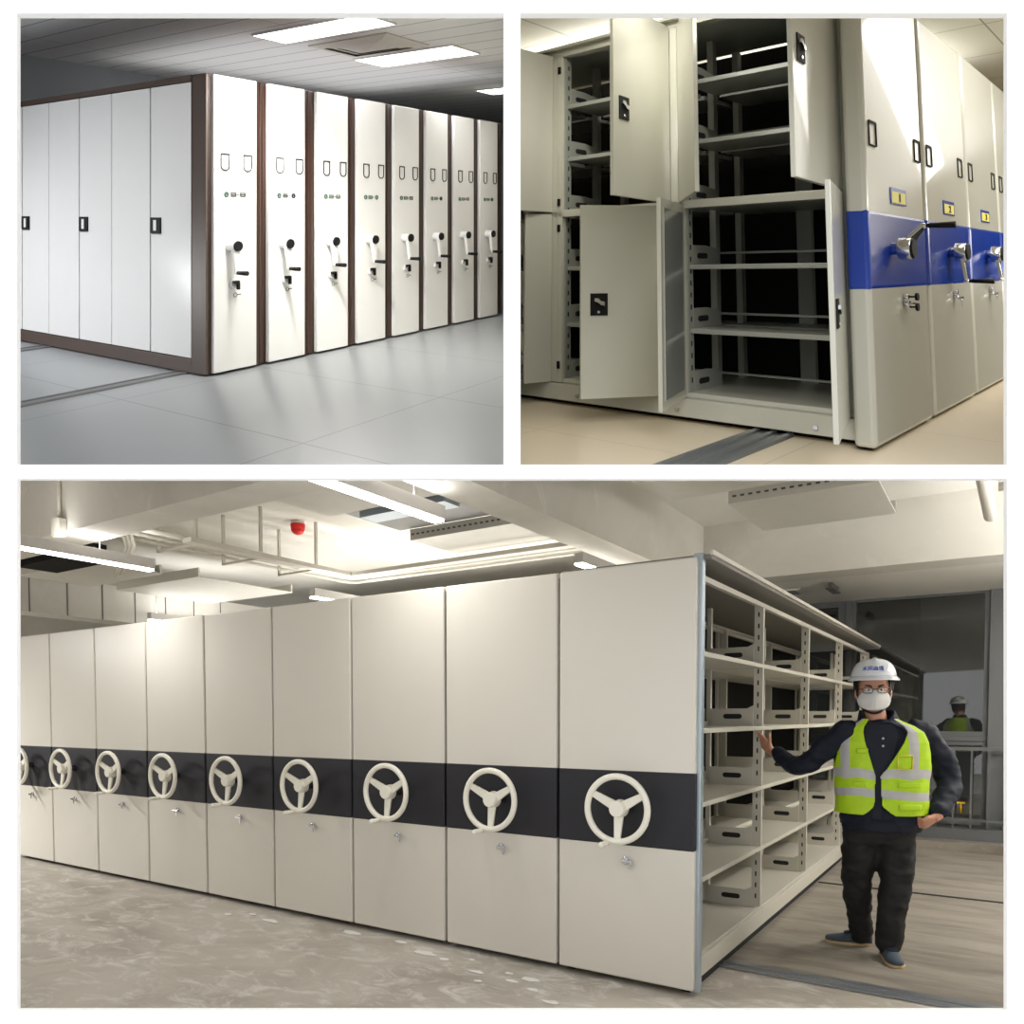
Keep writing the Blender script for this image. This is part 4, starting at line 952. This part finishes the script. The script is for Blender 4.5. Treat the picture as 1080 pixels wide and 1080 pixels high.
# -------- hard hat
g = G(); HC = HD + UPV * .095 - FW * .005; rings = []
for j in range(10):
    ph = (PI/2) * j / 9.15; r_ = math.cos(ph) ** .68
    rings.append([HC + RM @ Vector((.128*r_*math.cos(t)*(1 + .012*(abs(math.cos(t)) < .25)), .150*r_*math.sin(t), .118*math.sin(ph) + (.008 if abs(math.cos(t)) < .28 and j > 3 else 0))) for t in [2*PI*i/40 for i in range(40)]])
g.loft(rings)
br = []
for rr_, dz in ((1.0, .010), (1.04, .004), (1.13, -.006), (1.14, -.012), (1.03, -.004), (.97, .0)):
    br.append([HC + RM @ Vector((.128*rr_*math.cos(t), .150*rr_*math.sin(t) - (.030 if math.sin(t) < 0 else 0) * (rr_ > 1.05) * (-math.sin(t)), dz - (.008 if rr_ > 1.05 and math.sin(t) < -.3 else 0))) for t in [2*PI*i/40 for i in range(40)]])
g.loft(br, cap=False)
g.loft([br[-1], br[0]], cap=False)
hat = emit('hard_hat', g, M['hat'], man, IDENT, base)
# four small blue characters printed on the front of the shell
def hp(u, v):
    t = -PI/2 + u; ph = math.asin(min(1, v / .118)); r_ = math.cos(ph) ** .68 * 1.012
    return HC + RM @ Vector((.128*r_*math.cos(t), .150*r_*math.sin(t), v))
g = G(); GL = [[((0, .75), (1, .75)), ((.5, 1), (.5, 0)), ((.5, .6), (.05, .15)), ((.5, .6), (.95, .15))],
    [((.1, .95), (.9, .95)), ((.1, .95), (.05, 0)), ((.9, .95), (.98, 0)), ((.3, .7), (.7, .15)), ((.7, .7), (.3, .15))],
    [((.5, 1), (.5, .7)), ((.1, .7), (.9, .7)), ((.1, .7), (.1, 0)), ((.9, .7), (.9, 0)), ((.3, .4), (.7, .4)), ((.3, .4), (.3, .1)), ((.7, .4), (.7, .1)), ((.3, .1), (.7, .1))],
    [((.15, 1), (.15, 0)), ((0, .7), (.3, .7)), ((.4, .95), (1, .95)), ((.4, .05), (1, .05)), ((.5, .75), (.9, .75)), ((.5, .3), (.9, .3)), ((.5, .75), (.5, .3)), ((.9, .75), (.9, .3)), ((.5, .52), (.9, .52))]]
for ci, st in enumerate(GL):
    u0 = -.62 + ci * .255
    for p, q in st: g.tube([hp(u0 + p[0]*.21, .040 + p[1]*.026), hp(u0 + q[0]*.21, .040 + q[1]*.026)], .0022, 5)
emit('printed_name', g, M['hatblue'], hat, IDENT, base)
g = G()
g.tube([HC + RM @ Vector((.105*math.cos(t), .02 - .095*abs(math.sin(t))**2, -.01 - .205*math.sin(t) ** .8)) for t in [PI*i/24 for i in range(25)]], .0065, 8)
g.tube([HC + RM @ Vector((.118, .05, -.01)), HC + RM @ Vector((.112, .04, -.07)), HC + RM @ Vector((.098, .015, -.115))], .005, 8)
emit('chin_strap', g, M['hair'], hat, IDENT, base)
# -------- mask
g = G(); vs = []; NA, NB = 20, 16
for j in range(NB + 1):
    v = -1 + 2*j/NB
    for i in range(NA + 1):
        u = -1 + 2*i/NA; hh = .064 * max(0, 1 - abs(u)**2.4) ** .5 * (1 if v > 0 else .95)
        x = u * .094; z = v * hh - .042; y = .118 - .066 * u*u - .014 * v*v * (1 - .5*u*u) + .012 * math.exp(-(u*3.2)**2) * (1 - v*v*.3)
        vs.append(HD + RM @ Vector((x, -y, z)))
g.add(vs, [(j*(NA+1)+i, j*(NA+1)+i+1, (j+1)*(NA+1)+i+1, (j+1)*(NA+1)+i) for j in range(NB) for i in range(NA)], 0, True)
mk = emit('face_mask', g, M['mask'], man, IDENT, base); md = mk.modifiers.new('t', 'SOLIDIFY'); md.thickness = .003
g = G(); g.tube([HD + RM @ Vector((x, -.107 + 7.0*x*x, -.040 + .064*0)) for x in ()] or [HD + RM @ Vector((0, -.132 + .016*v*v, -.038 + v*.060)) for v in (-1, -.5, 0, .5, 1)], .0014, 6)
for s in (-1, 1): g.tube([HD + RM @ Vector((s*.092, -.050, -.036)), HD + RM @ Vector((s*.098, -.005, -.0)), HD + RM @ Vector((s*.1, .012, .02))], .0018, 6)
emit('mask_seam', g, M['mask'], mk, IDENT, base)
# -------- glasses
g = G()
for s in (-1, 1):
    q = []
    for i in range(20):
        t = 2*PI*i/20; c, sn = math.cos(t), math.sin(t)
        x = s*.040 + math.copysign(abs(c)**.6, c)*.027; z = .018 + math.copysign(abs(sn)**.6, sn)*.017
        q.append(HD + RM @ Vector((x, -.125 + 3.2*x*x, z)))
    g.tube(q, .0022, 6, 0, True)
    g.tube([HD + RM @ Vector((s*.066, -.110, .026)), HD + RM @ Vector((s*.098, -.06, .026)), HD + RM @ Vector((s*.101, .01, .02))], .0024, 6)
g.tube([HD + RM @ Vector((x, -.128, .022 + .003*(1 - (x/.013)**2))) for x in (-.013, 0, .013)], .0022, 6)
gl = emit('glasses', g, M['wire'], man, IDENT, base)
for s in (-1, 1):
    g = G(); g.plate([HD + RM @ Vector((s*.040 + dx, -.123 + 3.2*(s*.040+dx)**2, .018 + dz)) for dx, dz in ((-.024, -.013), (.024, -.013), (.024, .013), (-.024, .013))], FW * .001); emit('lens', g, M['lens'], gl, IDENT, base)


# ------------------------------------------------------ camera, world, view
cam = bpy.data.cameras.new('camera'); co = bpy.data.objects.new('camera', cam); C.objects.link(co)
cam.sensor_width = 36; cam.lens = 800 / 1080 * 36; cam.shift_y = 247 / 1080; cam.clip_start = .05; cam.clip_end = 100
co.location = EYE; co.rotation_euler = (PI/2 - math.asin(ST), 0, 0); S.camera = co
wd = bpy.data.worlds.new('white_fill_world'); S.world = wd; wd.use_nodes = True
wd.node_tree.nodes['Background'].inputs[0].default_value = (1, 1, 1, 1); wd.node_tree.nodes['Background'].inputs[1].default_value = 1.15  # plain white surround added as front fill for the wall and rooms
S.view_settings.view_transform = 'Standard'; S.view_settings.look = 'None'; S.view_settings.gamma = 1; S.view_settings.exposure = 0
S.view_settings.use_curve_mapping = False
S.cycles.use_denoising = True; S.cycles.max_bounces = 8; S.cycles.diffuse_bounces = 4; S.cycles.glossy_bounces = 4
S.cycles.transmission_bounces = 6; S.cycles.caustics_reflective = False; S.cycles.caustics_refractive = False
